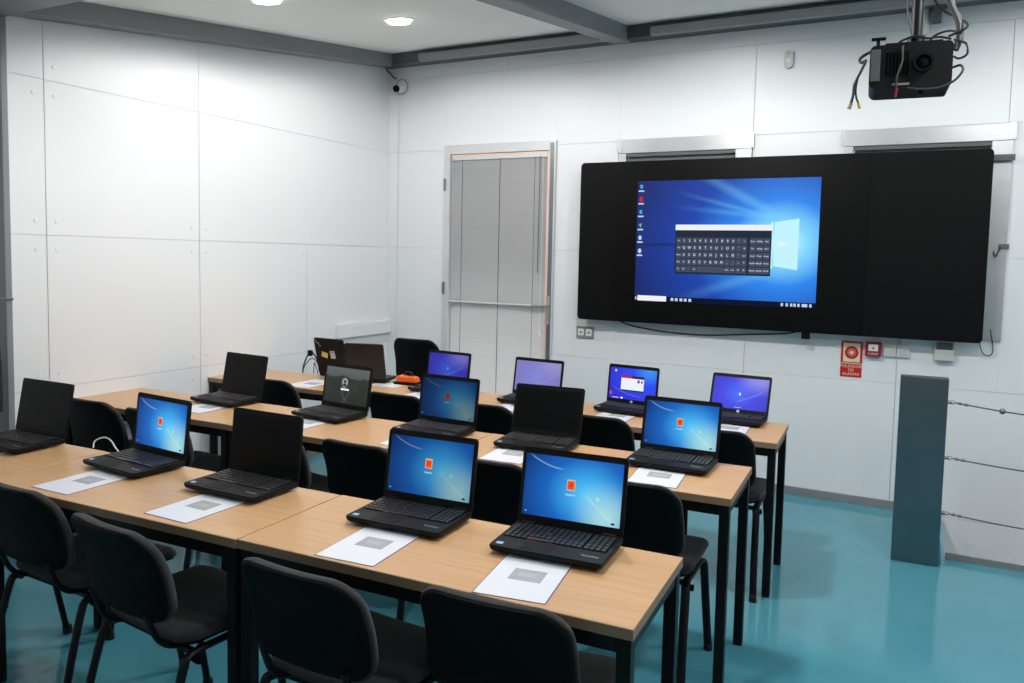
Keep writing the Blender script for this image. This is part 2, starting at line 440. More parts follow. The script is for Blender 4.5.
def panel_wall(name, axis, panels, openings, bolts, m, thick=.08):
    """axis 'x': wall in plane x=0 facing +x (u=y); axis 'y': wall in plane y=0 facing -y (u=x)"""
    g = .0016
    def P(u, v, d): return (-d, u, v) if axis == 'x' else (u, d, v)
    bm = bmesh.new()
    def put(bm, u0, u1, v0, v1a, v1b, d0, d1, c=0.0):
        poly = [(u0, v0), (u1, v0), (u1, v1b), (u0, v1a)]
        a = [bm.verts.new(P(u, v, d1)) for u, v in poly]
        ins = [(u0 + c, v0 + c), (u1 - c, v0 + c), (u1 - c, v1b - c), (u0 + c, v1a - c)]
        b = [bm.verts.new(P(u, v, d0 + c)) for u, v in poly]; t = [bm.verts.new(P(u, v, d0)) for u, v in ins]
        bm.faces.new(a); bm.faces.new(t)
        for i in range(4):
            j = (i + 1) % 4
            bm.faces.new((a[i], a[j], b[j], b[i]))
            if c: bm.faces.new((b[i], b[j], t[j], t[i]))
    def cut(r):
        out = [r]
        for (ou0, ou1, ov0, ov1) in openings:
            nx = []
            for (u0, u1, v0, va, vb) in out:
                if ou1 <= u0 or ou0 >= u1 or ov1 <= v0 or ov0 >= max(va, vb): nx.append((u0, u1, v0, va, vb)); continue
                if ou0 > u0: nx.append((u0, ou0, v0, va, vb))
                if ou1 < u1: nx.append((ou1, u1, v0, va, vb))
                m0, m1 = max(u0, ou0), min(u1, ou1)
                if ov0 > v0: nx.append((m0, m1, v0, ov0, ov0))
                if ov1 < min(va, vb): nx.append((m0, m1, ov1, va, vb))
            out = nx
        return out
    for (u0, u1, v0, va, vb) in panels:
        for (a, b, c, d, e) in cut((u0 + g * .7, u1 - g * .7, v0 + g, va - g, vb - g)):
            put(bm, a, b, c, d, e, 0.0, thick - .012, .0010)
    for u, v in bolts:
        cyl(bm, P(u, v, .002), P(u, v, -.0025), .0135, 14, .010)
    bmesh.ops.recalc_face_normals(bm, faces=bm.faces)
    w = struct(obj(name, bm, m, smooth=30))
    bm = bmesh.new()
    for (u0, u1, v0, va, vb) in panels:
        for (a, b, c, d, e) in cut((u0 - .001, u1 + .001, v0 - .001, va, vb)):
            put(bm, a, b, c, d, e, .0013, thick)
    bmesh.ops.recalc_face_normals(bm, faces=bm.faces)
    obj('joint', bm, GAP, w, smooth=0)
    return w

ZA, ZB, ZC = 2.4362, 1.6285, .8154
# left wall
pn = []
for (u0, u1) in ((-3.09, -2.909), (-2.909, -1.945), (-1.945, -.98), (-.98, 0.0)):
    pn += [(u0, u1, 0, ZC, ZC), (u0, u1, ZC, ZB, ZB)]
for (u0, u1) in ((-3.09, -2.909), (-2.909, -1.945), (-1.945, 0.0)):
    pn += [(u0, u1, ZB, ZA, ZA), (u0, u1, ZA, ztop(u0), ztop(u1))]
bl = []
for u in (-2.909, -1.945):
    for z in (ZA, ZB, ZC):
        for du in (-.055, .055):
            for dz in (-.075, .075):
                if z == ZA and u < -2.9 and du < 0 and dz > 0: continue
                if z == ZA and u > -2: continue
                bl.append((u + du, z + dz))
for z in (ZB, ZC):
    for du in (-.035, .05):
        for dz in (-.075, .075): bl.append((-.98 + du, z + dz))
panel_wall('wall_left', 'x', pn, [], bl, WALL)
# back wall
DOOR = (.585, 1.598, 0, 2.47); W1 = (2.11, 3.068, 1.16, 2.445); W2 = (3.655, 4.59, 1.13, 2.43)
pn = []
xs = (0.0, .106, 2.10, 3.07, 4.03, 5.0, 5.97, XR)
for i in range(len(xs) - 1):
    for z0, z1 in ((-1.5, 0.0), (0.0, ZC), (ZC, ZB), (ZB, ZA)): pn.append((xs[i], xs[i + 1], z0, z1, z1))
for x0, x1 in ((0.0, .106), (.106, 3.07), (3.07, 4.56), (4.56, XR)): pn.append((x0, x1, ZA, 3.04, 3.04))
for x0, x1 in ((0.0, 1.16), (1.16, 5.0), (5.0, XR)): pn.append((x0, x1, 3.04, 3.30, 3.30))
bl = []
for u in xs[2:6]:
    for z in (ZC, ZB):
        for du in (-.055, .055):
            for dz in (-.075, .075):
                if not any(a - .02 < u + du < b + .02 and c < z + dz < d for a, b, c, d in (DOOR, W1, W2)): bl.append((u + du, z + dz))
bl += [(1.98, 2.86), (3.02, 2.86)]
panel_wall('wall_back', 'y', pn, [DOOR, W1, W2], bl, WALLB)
bm = bmesh.new(); box(bm, (XR, YR, 0), (XR + .08, 0, 3.3)); struct(obj('wall_right', bm, WALL, smooth=0))
bm = bmesh.new(); box(bm, (-1.2, YR - .08, 0), (XR, YR, 3.0)); struct(obj('wall_rear', bm, WALL, smooth=0))
bm = bmesh.new(); box(bm, (-.25, YR, 0), (-.17, -3.125, 2.86)); box(bm, (-.25, -3.125, 0), (-.0801, -3.09, 2.86)); struct(obj('wall_left_rear', bm, WALL, smooth=0))
# steel: post at the end of the left wall, beams
bm = bmesh.new(); box(bm, (-.079, -3.125, 0), (.012, -3.0925, 2.70), .006); struct(obj('trim_post', bm, STEEL))
bm = bmesh.new()
prism(bm, [(-3.09, ztop(-3.09)), (-.121, ztop(-.121)), (-.121, zceil(-.121)), (-3.09, zceil(-3.09))], lambda u, v: (.125, u, v), lambda u, v: (-.08, u, v))
bmesh.ops.recalc_face_normals(bm, faces=bm.faces)
struct(obj('trim_beam_left', bm, STEEL, smooth=0))
bm = bmesh.new(); box(bm, (-.079, -3.42, 2.705), (XR, -3.091, 2.859)); struct(obj('trim_beam_cross', bm, STEEL, smooth=0))
bm = bmesh.new(); box(bm, (-.079, -.12, 3.142), (XR, -.001, 3.236)); struct(obj('trim_beam_back', bm, STEELD, smooth=0))
bm = bmesh.new()
for (x0, x1, dz) in ((2.085, 2.205, .0), (5.2, 5.32, 0)):
    pl = [(-3.09, ztop(-3.09)), (-.1205, ztop(-.1205)), (-.1205, zceil(-.1205)), (-3.09, zceil(-3.09))]
    prism(bm, [(u, v - .02) for u, v in pl[:2]] + [(u, v - .005) for u, v in pl[1::-1]], lambda u, v: (x1, u, v), lambda u, v: (x0, u, v))     # flange
    prism(bm, pl, lambda u, v: (x1 - .02, u, v), lambda u, v: (x0 + .045, u, v))                       # web
bmesh.ops.recalc_face_normals(bm, faces=bm.faces)
struct(obj('trim_beam_ceiling', bm, STEEL, smooth=0))
# baseboards and the stairwell toe board
bm = bmesh.new(); box(bm, (1.60, -.012, 0), (PX0, -.0005, .055), .002); box(bm, (.0, -.012, 0), (.584, -.0005, .055), .002); struct(obj('baseboard_back', bm, STEEL))
bm = bmesh.new(); box(bm, (.0005, -3.09, 0), (.012, -.013, .055), .002); struct(obj('baseboard_left', bm, STEEL))
bm = bmesh.new(); box(bm, (PX0, PY0 - .012, -.001), (PX1, PY0, .035), .002); struct(obj('trim_stairwell', bm, STEEL))
# cable trunkings along the back beam
for i, (x0, x1, l) in enumerate(((.42, 2.04, 'grey cable trunking along the top of the back wall above the blinded door'), (2.37, 5.15, 'long grey cable trunking along the back beam above the wall display'))):
    bm = bmesh.new(); box(bm, (x0, -.175, 3.134), (x1, -.1215, 3.19), .004)
    for k in range(int((x1 - x0) / .55)): cyl(bm, (x0 + .25 + k * .55, -.1765, 3.165), (x0 + .25 + k * .55, -.174, 3.165), .005, 8)
    tag(obj('cable_trunking', bm, TRUNK), l, 'cable duct', 'trunkings under the back beam')

# ------------------------------------------------------------------ door with venetian blind
d0, d1, _, dz = DOOR
bm = bmesh.new()
box(bm, (d0, -.02, 0), (d0 + .055, .07, dz), .003); box(bm, (d1 - .055, -.022, 0), (d1, .07, dz), .003); box(bm, (d0 + .055, -.02, dz - .075), (d1 - .055, .07, dz), .003)
bmesh.ops.recalc_face_normals(bm, faces=bm.faces)
door = struct(obj('door_1', bm, ALUW))
bm = bmesh.new()
box(bm, (d1 - .075, .014, 0.01), (d1 - .056, .06, dz - .076), .002); box(bm, (d0 + .056, .014, .01), (d0 + .066, .06, dz - .076), .002)
box(bm, (d0 + .066, .02, .01), (d1 - .075, .06, .14), .002); box(bm, (d0 + .066, .02, 2.33), (d1 - .075, .06, dz - .076), .002); box(bm, (d0 + .066, .02, 1.17), (d1 - .075, .06, 1.22), .002)
obj('door_leaf_frame', bm, ALUW, door)
bm = bmesh.new(); box(bm, (d1 - .045, -.0245, .0), (d1 - .012, -.0225, dz - .02)); obj('frame_cover_profile', bm, ALUD, door)
bm = bmesh.new(); box(bm, (d0 + .067, .036, .14), (d1 - .076, .042, 2.33)); obj('glass_pane', bm, GLASS, door, smooth=0)
bm = bmesh.new()
box(bm, (d1 - .052, -.032, 1.05), (d1 - .018, -.0247, 1.27), .003); cyl(bm, (d1 - .035, -.032, 1.2), (d1 - .035, -.085, 1.2), .009, 12)
tube(bm, smooth_path([(d1 - .035, -.083, 1.2), (d1 - .06, -.088, 1.2), (d1 - .15, -.085, 1.198)], 4), .009, 10)
obj('door_handle', bm, ALU, door)
for z in (.35, 1.25, 2.1):
    bm = bmesh.new(); cyl(bm, (d0 + .012, -.028, z), (d0 + .012, -.028, z + .1), .011, 12); obj('hinge', bm, ALUD, door)
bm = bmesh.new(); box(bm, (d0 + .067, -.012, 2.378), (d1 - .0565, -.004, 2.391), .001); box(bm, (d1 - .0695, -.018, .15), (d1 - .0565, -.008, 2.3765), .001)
obj('light_leak_strip', bm, PEACH, door)  # thin strip painted as the sunlight leaking along the blind's top and right edge
# blind
bx0, bx1, bz0, bz1 = d0 + .074, d1 - .072, .06, 2.345
bl = thing('venetian_blind', 'grey venetian blind hanging closed over the glazed door', 'blind', ((bx0 + bx1) / 2, -.004, 0))
hw = (bx1 - bx0) / 2
bm = bmesh.new(); box(bm, (-hw, -.014, bz1), (hw, .014, bz1 + .032), .003); obj('headrail', bm, ALUW, bl)
bm = bmesh.new()
N = 118
for k in range(N):
    z = bz0 + .02 + (bz1 - bz0 - .03) * k / (N - 1); sag = .0006 * math.sin(k * 1.7) + .0006 * random.uniform(-1, 1)
    tl = math.radians(72 + 2 * math.sin(k * .33) + random.uniform(-5, 4)); hh = .0125
    n = 8; prev = None
    A, B, Cc, D = [], [], [], []
    for i in range(n + 1):
        x = -hw + .003 + (2 * hw - .006) * i / n; dzz = sag * math.sin(i * 1.1 + k) * 1.2
        A.append(bm.verts.new((x, -math.cos(tl) * hh, z - math.sin(tl) * hh + dzz))); B.append(bm.verts.new((x, -.002, z + dzz))); Cc.append(bm.verts.new((x, math.cos(tl) * hh, z + math.sin(tl) * hh + dzz)))
    for i in range(n):
        bm.faces.new((A[i], A[i + 1], B[i + 1], B[i])); bm.faces.new((B[i], B[i + 1], Cc[i + 1], Cc[i]))
obj('slats', bm, SLAT, bl)
bm = bmesh.new(); box(bm, (-hw, -.012, bz0 - .005), (hw, .012, bz0 + .008), .003); obj('bottom_rail', bm, ALUW, bl)
for x in (-.33, .02, .33):
    bm = bmesh.new(); cyl(bm, (x, -.0165, bz0), (x, -.0165, bz1 + .002), .0016 if x != .02 else .0022, 6); obj('ladder_cord', bm, CABLEG, bl)
bm = bmesh.new(); tube(bm, smooth_path([(.40, -.018, bz1 + .01), (.405, -.019, 1.9), (.40, -.019, 1.3), (.403, -.019, 1.0)], 4), .002, 6); cyl(bm, (.403, -.019, 1.0), (.403, -.019, .95), .006, 8); obj('pull_cord', bm, WHITEP, bl)
bm = bmesh.new(); cyl(bm, (.375, -.019, bz1 + .005), (.372, -.02, 1.45), .004, 8); obj('tilt_wand', bm, ALUD, bl)
bm = bmesh.new(); box(bm, (d0 + .057, -.034, 1.189), (d1 - .058, -.026, 1.202), .002); obj('push_bar', bm, WHITEP, door)

# ------------------------------------------------------------------ windows behind the display
for i, (x0, x1, z0, z1) in enumerate((W1, W2)):
    bm = bmesh.new()
    box(bm, (x0, -.022, z1 - .10), (x1, .07, z1), .003); box(bm, (x0, -.02, z0), (x0 + .055, .07, z1 - .10), .003); box(bm, (x1 - .11, -.02, z0), (x1, .07, z1 - .10), .003); box(bm, (x0 + .055, -.02, z0), (x1 - .11, .07, z0 + .06), .003)
    w = struct(obj('window_%d' % (i + 1), bm, ALU))
    bm = bmesh.new()
    n = 26; h = (z1 - .101 - z0 - .06) / n
    for k in range(n): box(bm, (x0 + .06, .03, z0 + .06 + k * h), (x1 - .112, .045, z0 + .06 + (k + .97) * h), .002, 1)
    obj('roller_shutter', bm, SHUT, w)
    bm = bmesh.new(); box(bm, (x0 + .056, .005, z0 + .0605), (x1 - .111, .010, z1 - .101)); obj('glass_pane', bm, GLASS, w, smooth=0)
    bm = bmesh.new(); box(bm, (x0 + .0555, -.012, z1 - .125), (x1 - .1105, .004, z1 - .1005)); obj('glazing_bead', bm, STEELD, w, smooth=0)
    for xa in (x0 - .012, x1 - .03):
        bm = bmesh.new(); box(bm, (xa, -.0245, z1 - .095), (xa + .042, -.0225, z1 + .004), .001); obj('corner_bracket', bm, ALU, w)
# vertical batten below window
bm = bmesh.new(); box(bm, (2.072, -.006, .055), (2.128, -.0005, 1.155), .002); struct(obj('trim_batten', bm, WALLB))

# ------------------------------------------------------------------ wall display
TX0, TX1, TZ0, TZ1 = 1.852, 4.487, 1.118, 2.274
tv = thing('wall_display', 'wide black board on the back wall with a lit desktop screen set in it', 'display', ((TX0 + TX1) / 2, -.06, TZ0))
tcx = (TX0 + TX1) / 2
def wl(x, z, y=-.06): return (x - tcx, y + .06, z - TZ0)
bm = bmesh.new()
prism(bm, rrect(TX1 - TX0, TZ1 - TZ0, .03, 6, 0, (TZ1 - TZ0) / 2), lambda u, v: (u, -.053, v), lambda u, v: (u, -.001, v))
bmesh.ops.recalc_face_normals(bm, faces=bm.faces)
obj('board_body', bm, TVBLK, tv)
bm = bmesh.new(); prism(bm, rrect(1.70, TZ1 - TZ0 - .012, .004, 2, 2.123 + .85 - tcx, (TZ1 - TZ0) / 2), lambda u, v: (u, -.058, v), lambda u, v: (u, -.0535, v)); bmesh.ops.recalc_face_normals(bm, faces=bm.faces)
obj('display_bezel', bm, TVBEZ, tv)
SX0, SX1, SZ0, SZ1 = 2.300, 3.536, 1.276, 2.13
bm = bmesh.new(); quad_uv(bm, [wl(SX0, SZ0, -.1195), wl(SX1, SZ0, -.1195), wl(SX1, SZ1, -.1195), wl(SX0, SZ1, -.1195)])
screen = obj('screen', bm, DISPLAY, tv, smooth=0)
def SP(u, v, y=-.1205): return wl(SX0 + (SX1 - SX0) * u, SZ0 + (SZ1 - SZ0) * v, y)
def flat(bm, u0, u1, v0, v1, y=-.1205, sk=0.0):
    bm.faces.new([bm.verts.new(p) for p in (SP(u0, v0, y), SP(u1, v0 - sk, y), SP(u1, v1 + sk, y), SP(u0, v1, y))])
def txt_on(s, u, v, size, y, align='CENTER'):
    b = text_bm(s, size, align); x, yy, z = SP(u, v, y); return xf(b, Matrix.Translation((x, yy, z)) @ WALLTXT)
bm = bmesh.new()
flat(bm, .775, .90, .515, .66, sk=.028); flat(bm, .775, .90, .32, .468, sk=.028)
obj('window_emblem', bm, E_PANE, screen, smooth=0)
bm = bmesh.new(); flat(bm, .757, .77, .30, .66, -.1207); obj('light_beam', bm, E_PANE, screen, smooth=0)
bm = bmesh.new(); flat(bm, 0, 1, 0, .045); obj('taskbar', bm, E_NAVY, screen, smooth=0)
bm = bmesh.new(); flat(bm, .018, .19, .004, .048, -.1208); obj('search_box', bm, E_WHITE, screen, smooth=0)
for u in (.008, .225, .25, .277, .302, .328, .83, .855, .878, .895, .915, .945, .975):
    bm = bmesh.new(); hw_ = .004 if u < .1 else .008 if u < .4 else .014 if u == .945 else .006
    flat(bm, u - hw_, u + hw_, .012, .036, -.1208); obj('taskbar_icon', bm, E_SOFT, screen, smooth=0)
for k, (v, m, c) in enumerate(((.955, E_CYAN, 4), (.85, E_RED, 18), (.745, E_CYAN, 4), (.635, E_GREEN, 3), (.53, E_SOFT, 5), (.42, E_SOFT, 6))):
    bm = bmesh.new()
    pts = [SP(.022 + .0115 * math.cos(2 * PI * i / c + PI / 4), v + .022 * math.sin(2 * PI * i / c + PI / 4), -.1206) for i in range(c)]
    bm.faces.new([bm.verts.new(p) for p in pts]); ic = obj('desktop_icon', bm, m, screen, smooth=0)
for v in (.92, .815, .71, .60, .495, .385):
    bm = bmesh.new(); flat(bm, .005, .039, v - .008, v + .004, -.1206); obj('icon_caption', bm, E_SOFT, screen, smooth=0)
K0, K1, KV0, KV1 = .236, .758, .245, .64
bm = bmesh.new(); flat(bm, K0 - .004, K1 + .004, KV0 - .006, KV1, -.1210); obj('keyboard_window', bm, E_SLATE, screen, smooth=0)
bm = bmesh.new(); flat(bm, K0 - .004, K1 + .004, KV1 - .045, KV1, -.1214); obj('title_bar', bm, E_WHITE, screen, smooth=0)
bm = bmesh.new(); rows = []
for r in range(5):
    v1 = .535 - r * .0575; v0 = v1 - .05
    for k in range(13):
        if r == 4 and 3 < k < 9: continue
        u0 = K0 + .004 + k * .0305; flat(bm, u0, u0 + .0275, v0, v1, -.1214)
    if r == 4: flat(bm, K0 + .004 + 4 * .0305, K0 + .004 + 9 * .0305 - .003, v0, v1, -.1214)
    for k in range(3):
        u0 = K0 + .412 + k * .0365; flat(bm, u0, u0 + .0335, v0, v1, -.1214)
obj('keyboard_keys', bm, E_KEY, screen, smooth=0)
for r, row in enumerate((['Esc'] + list('1234567890') + ["'", '<-'], ['Tab'] + list('QWERTYUIOP') + ['`', '+'], ['Mayus'] + list('ASDFGHJKL') + ['Ñ', '´', 'Intro'], ['Shift'] + list('<ZXCVBNM,.') + ['-', '^'], ['Fn', 'Ctrl', '', 'Alt', '', '', '', '', '', 'AltGr', 'Ctrl', '<', '>'])):
    v = .51 - r * .0575
    for k, t in enumerate(row):
        if not t: continue
        b = txt_on(t, K0 + .004 + k * .0305 + .0137, v, .024 if len(t) == 1 else .0125, -.1218)
        obj('key_legend', b, E_WHITE, screen, smooth=0)
    for k, t in enumerate((('Inicio', 'RePag', 'Nav'), ('Fin', 'AvPag', 'Mov'), ('Insert', 'Pausa', 'Acop'), ('ImpPnt', 'BloqD', 'Atenu'), ('Opcion', 'Ayuda', 'Fondo'))[r]):
        b = txt_on(t, K0 + .412 + k * .0365 + .0167, v, .0145, -.1218)
        obj('key_legend', b, E_WHITE, screen, smooth=0)
bm = bmesh.new(); box(bm, wl(3.455, 1.075, -.10), wl(3.505, 1.1175, -.065), .003); o = obj('sensor_foot', bm, SHELL, tv)
for (z, x1) in ((2.225, 4.60), ):
    bm = bmesh.new(); box(bm, wl(4.40, z - .018, -.0585), wl(x1, z + .018, -.045), .002); cyl(bm, wl(x1 - .02, z, -.0585), wl(x1 - .02, z, -.064), .008, 10); obj('mounting_rail', bm, STEELD, tv)
bm = bmesh.new(); box(bm, wl(2.0, 1.3, -.0605), wl(4.35, 1.36, -.0005)); box(bm, wl(2.0, 2.0, -.0605), wl(4.35, 2.06, -.0005)); obj('wall_bracket', bm, STEELD, tv)
# bits hanging beside it
bm = bmesh.new(); tube(bm, smooth_path([(2.13, -.03, 1.125), (2.25, -.012, 1.083), (2.5, -.012, 1.055), (2.8, -.012, 1.05), (3.1, -.012, 1.075), (3.35, -.02, 1.098), (3.44, -.03, 1.125)], 6), .005, 6)
tag(obj('display_cable', bm, CABLEB), 'thin black cable sagging along the lower edge of the wall display', 'cable')
bm = bmesh.new(); tube(bm, smooth_path([(4.53, -.02, 1.2), (4.55, -.03, 1.10), (4.545, -.03, 1.05), (4.515, -.03, 1.04), (4.49, -.03, 1.07), (4.475, -.03, 1.135)], 6), .003, 6)
tag(obj('wire_loop', bm, CABLEG), 'thin wire loop hanging under the right end of the wall display', 'cable')
h = thing('window_latch', 'small grey hook latch on the window frame right of the wall display', 'latch', (4.565, -.02, 1.70))
bm = bmesh.new(); box(bm, (-.02, -.012, -.015), (.035, -.0005, .015), .003); obj('latch_plate', bm, STEELD, h)
bm = bmesh.new(); tube(bm, smooth_path([(-.01, -.012, .0), (-.02, -.022, -.03), (-.035, -.022, -.06), (-.045, -.018, -.03)], 5), .004, 6); obj('latch_hook', bm, CABLEG, h)

# ------------------------------------------------------------------ small wall fittings
s = thing('wall_socket', 'grey double wall socket left below the wall display', 'socket', (1.875, 0, 1.01))
bm = bmesh.new(); box(bm, (-.072, -.012, -.046), (.072, -.0005, .046), .004); obj('frame_plate', bm, GREYP, s)
for x in (-.033, .033):
    bm = bmesh.new(); box(bm, (x - .024, -.016, -.026), (x + .024, -.0125, .026), .003); f = obj('socket_insert', bm, WHITEP, s)
    bm = bmesh.new(); box(bm, (x - .009, -.0172, -.01), (x + .009, -.0162, .008)); obj('port', bm, GREYP, f, smooth=0)

s = thing('fire_alarm_sign', 'red and cream fire alarm sign on the back wall under the display', 'sign', (3.761, -.0005, .837))
bm = bmesh.new(); box(bm, (-.065, -.004, 0), (.065, 0, .236), .001); obj('sign_plate', bm, RED, s)
bm = bmesh.new(); box(bm, (-.051, -.0050, .100), (.051, -.0041, .222)); obj('pictogram_field', bm, SIGNCREAM, s, smooth=0)
bm = bmesh.new(); ring(bm, (0, -.0062, .161), 'y', .013, .042, .001); obj('pictogram_ring', bm, RED, s, smooth=0)
bm = bmesh.new(); ring(bm, (0, -.0066, .161), 'y', .021, .0235, .001); obj('pictogram_inner_ring', bm, SIGNCREAM, s, smooth=0)
bm = bmesh.new(); box(bm, (-.063, -.0048, .088), (.063, -.0041, .0925)); obj('divider_line', bm, SIGNCREAM, s, smooth=0)
bm = xf(text_bm('PULSADOR\nDE\nALARMA', .027, spacing=.95), Matrix.Translation((0, -.0046, .045)) @ WALLTXT); obj('sign_lettering', bm, SIGNCREAM, s, smooth=0)

s = thing('fire_call_point', 'dark red push call point mounted right of the fire alarm sign', 'fire alarm', (3.89, -.0005, .985))
bm = bmesh.new(); box(bm, (-.047, -.04, 0), (.047, 0, .092), .006); obj('housing', bm, DRED, s)
bm = bmesh.new(); box(bm, (-.028, -.042, .036), (.028, -.0402, .08), .001); obj('break_glass', bm, WHITEP, s)
bm = bmesh.new(); cyl(bm, (0, -.0424, .055), (0, -.0435, .055), .009, 14); obj('push_dot', bm, GREYP, s)
bm = xf(text_bm('FUEGO', .018), Matrix.Translation((0, -.0406, .018)) @ WALLTXT); obj('lettering', bm, WHITEP, s, smooth=0)

for x, l, r in ((3.985, 'white light switch nearest the red call point on the back wall', True), (4.062, 'white light switch at the right of the pair, under a white conduit', False)):
    s = thing('light_switch', l, 'switch', (x, -.0005, 1.03), group='white switches under the display')
    bm = bmesh.new(); box(bm, (-.036, -.022, -.038), (.036, 0, .038), .004); obj('switch_box', bm, WHITEP, s)
    bm = bmesh.new(); box(bm, (-.026, -.026, -.026), (.026, -.0222, .026), .002); obj('rocker', bm, CREAM, s)
bm = bmesh.new(); cyl(bm, (4.06, -.012, 1.069), (4.06, -.012, 1.30), .008, 10); box(bm, (4.045, -.012, 1.11), (4.075, -.0005, 1.125))
tag(obj('conduit_pipe', bm, WHITEP), 'thin white conduit rising from the light switch behind the display', 'conduit')
s = thing('control_box', 'grey control box on the back wall right of the light switches', 'control box', (4.292, -.0005, .99))
bm = bmesh.new(); box(bm, (-.055, -.045, 0), (.055, 0, .125), .006); obj('housing', bm, CREAM, s)
bm = bmesh.new(); box(bm, (-.045, -.048, .07), (.045, -.0452, .115), .001); obj('display_window', bm, STEELD, s)
bm = bmesh.new(); box(bm, (-.0555, -.0465, .126), (.0555, 0, .15), .003); obj('top_cap', bm, GREYP, s)

s = thing('alarm_sensor', 'oval white motion sensor high on the back wall left of the projector', 'sensor', (3.283, -.0005, 2.92))
bm = bmesh.new(); prism(bm, rrect(.055, .12, .027, 8), lambda u, v: (u, -.025, v), lambda u, v: (u * 1.05, 0, v * 1.03)); bmesh.ops.recalc_face_normals(bm, faces=bm.faces); obj('housing', bm, CREAM, s)
bm = bmesh.new(); sphere(bm, (0, -.025, -.012), .017, (1, .5, 1)); obj('lens', bm, WHITEP, s)
bm = bmesh.new(); cyl(bm, (0, -.0252, .035), (0, -.027, .035), .005, 10); obj('indicator', bm, STEELD, s)

s = thing('security_camera', 'small white dome camera with a black lens in the back corner', 'camera', (.155, -.0005, 2.975))
bm = bmesh.new(); cyl(bm, (0, 0, 0), (0, -.03, 0), .062, 28, .055); obj('base_ring', bm, WHITEP, s)
bm = bmesh.new(); sphere(bm, (-.012, -.038, -.012), .042, (1, .8, 1)); obj('eyeball', bm, WHITEP, s)
bm = bmesh.new(); cyl(bm, (-.022, -.06, -.018), (-.03, -.085, -.024), .029, 20, .026); lens = obj('lens', bm, SHELL, s)
bm = bmesh.new(); ring(bm, (0, -.031, 0), 'y', .057, .0625, -.003); obj('dark_ring', bm, STEELD, s)  # dark grey ring around the camera base
bm = bmesh.new(); tube(bm, smooth_path([(.004, -.05, 3.135), (.03, -.03, 3.10), (.065, -.02, 3.062), (.09, -.02, 3.05)], 5), .006, 6)
tag(obj('camera_cable', bm, CABLEB), 'black cable running from the ceiling corner to the dome camera', 'cable')
bm = bmesh.new(); box(bm, (.0005, -.665, .89), (.045, -.001, 1.0), .004); box(bm, (.0455, -.664, .893), (.048, -.002, .997), .001)
tag(obj('wall_trunking', bm, WALL), 'white trunking box on the left wall beside the back corner', 'cable duct')

# ------------------------------------------------------------------ downlights
def downlight(x, y, label, vis=True, k=1.0):
    flatc = y < -3.1
    zc = 2.86 if flatc else zceil(y)
    if vis:
        t = thing('ceiling_downlight', label, 'ceiling light', (x, y, zc), group='round ceiling downlights')
        if not flatc: t.rotation_euler = (math.atan(KS), 0, 0)
        bm = bmesh.new(); ring(bm, (0, 0, -.006), 'z', .0785, .098, .0055); obj('trim_ring', bm, WHITEP, t)
        bm = bmesh.new(); cyl(bm, (0, 0, -.022), (0, 0, -.0005), .070, 28, .078); obj('diffuser', bm, LAMP, t, smooth=0)
    l = bpy.data.lights.new('downlight_lamp', 'SPOT'); l.spot_size = math.radians(172); l.spot_blend = .25; l.shadow_soft_size = .07; l.energy = LAMPW * k; l.color = (1.0, .985, .96)
    lo = bpy.data.objects.new('downlight_lamp', l); COL.objects.link(lo); lo.location = (x, y, zc - .035)
    if not flatc: lo.rotation_euler = (math.atan(KS), 0, 0)
LAMP = emit('downlight_diffuser', (1, .98, .95, 1), 14.0)
LAMPW = 66.0
DL1 = (1.08, -1.32)
downlight(DL1[0], DL1[1], 'bright round downlight in the white ceiling near the back corner', True, .72)
downlight(.92, -2.275, 'round downlight cut by the upper edge above the left wall', True, .8)
downlight(2.86, -.96, '', False, .26)
for x, y, k in ((2.85, -2.2, 1.6), (4.7, -.9, .22), (4.7, -2.3, .95), (6.3, -1.4, .7), (1.3, -3.6, .2), (3.0, -3.6, 1.0), (4.9, -4.2, .4), (6.4, -4.0, .4), (1.3, -6.4, .06), (3.0, -6.4, .06), (4.9, -6.4, .1), (6.4, -6.4, .15)):
    downlight(x, y, '', False, k)

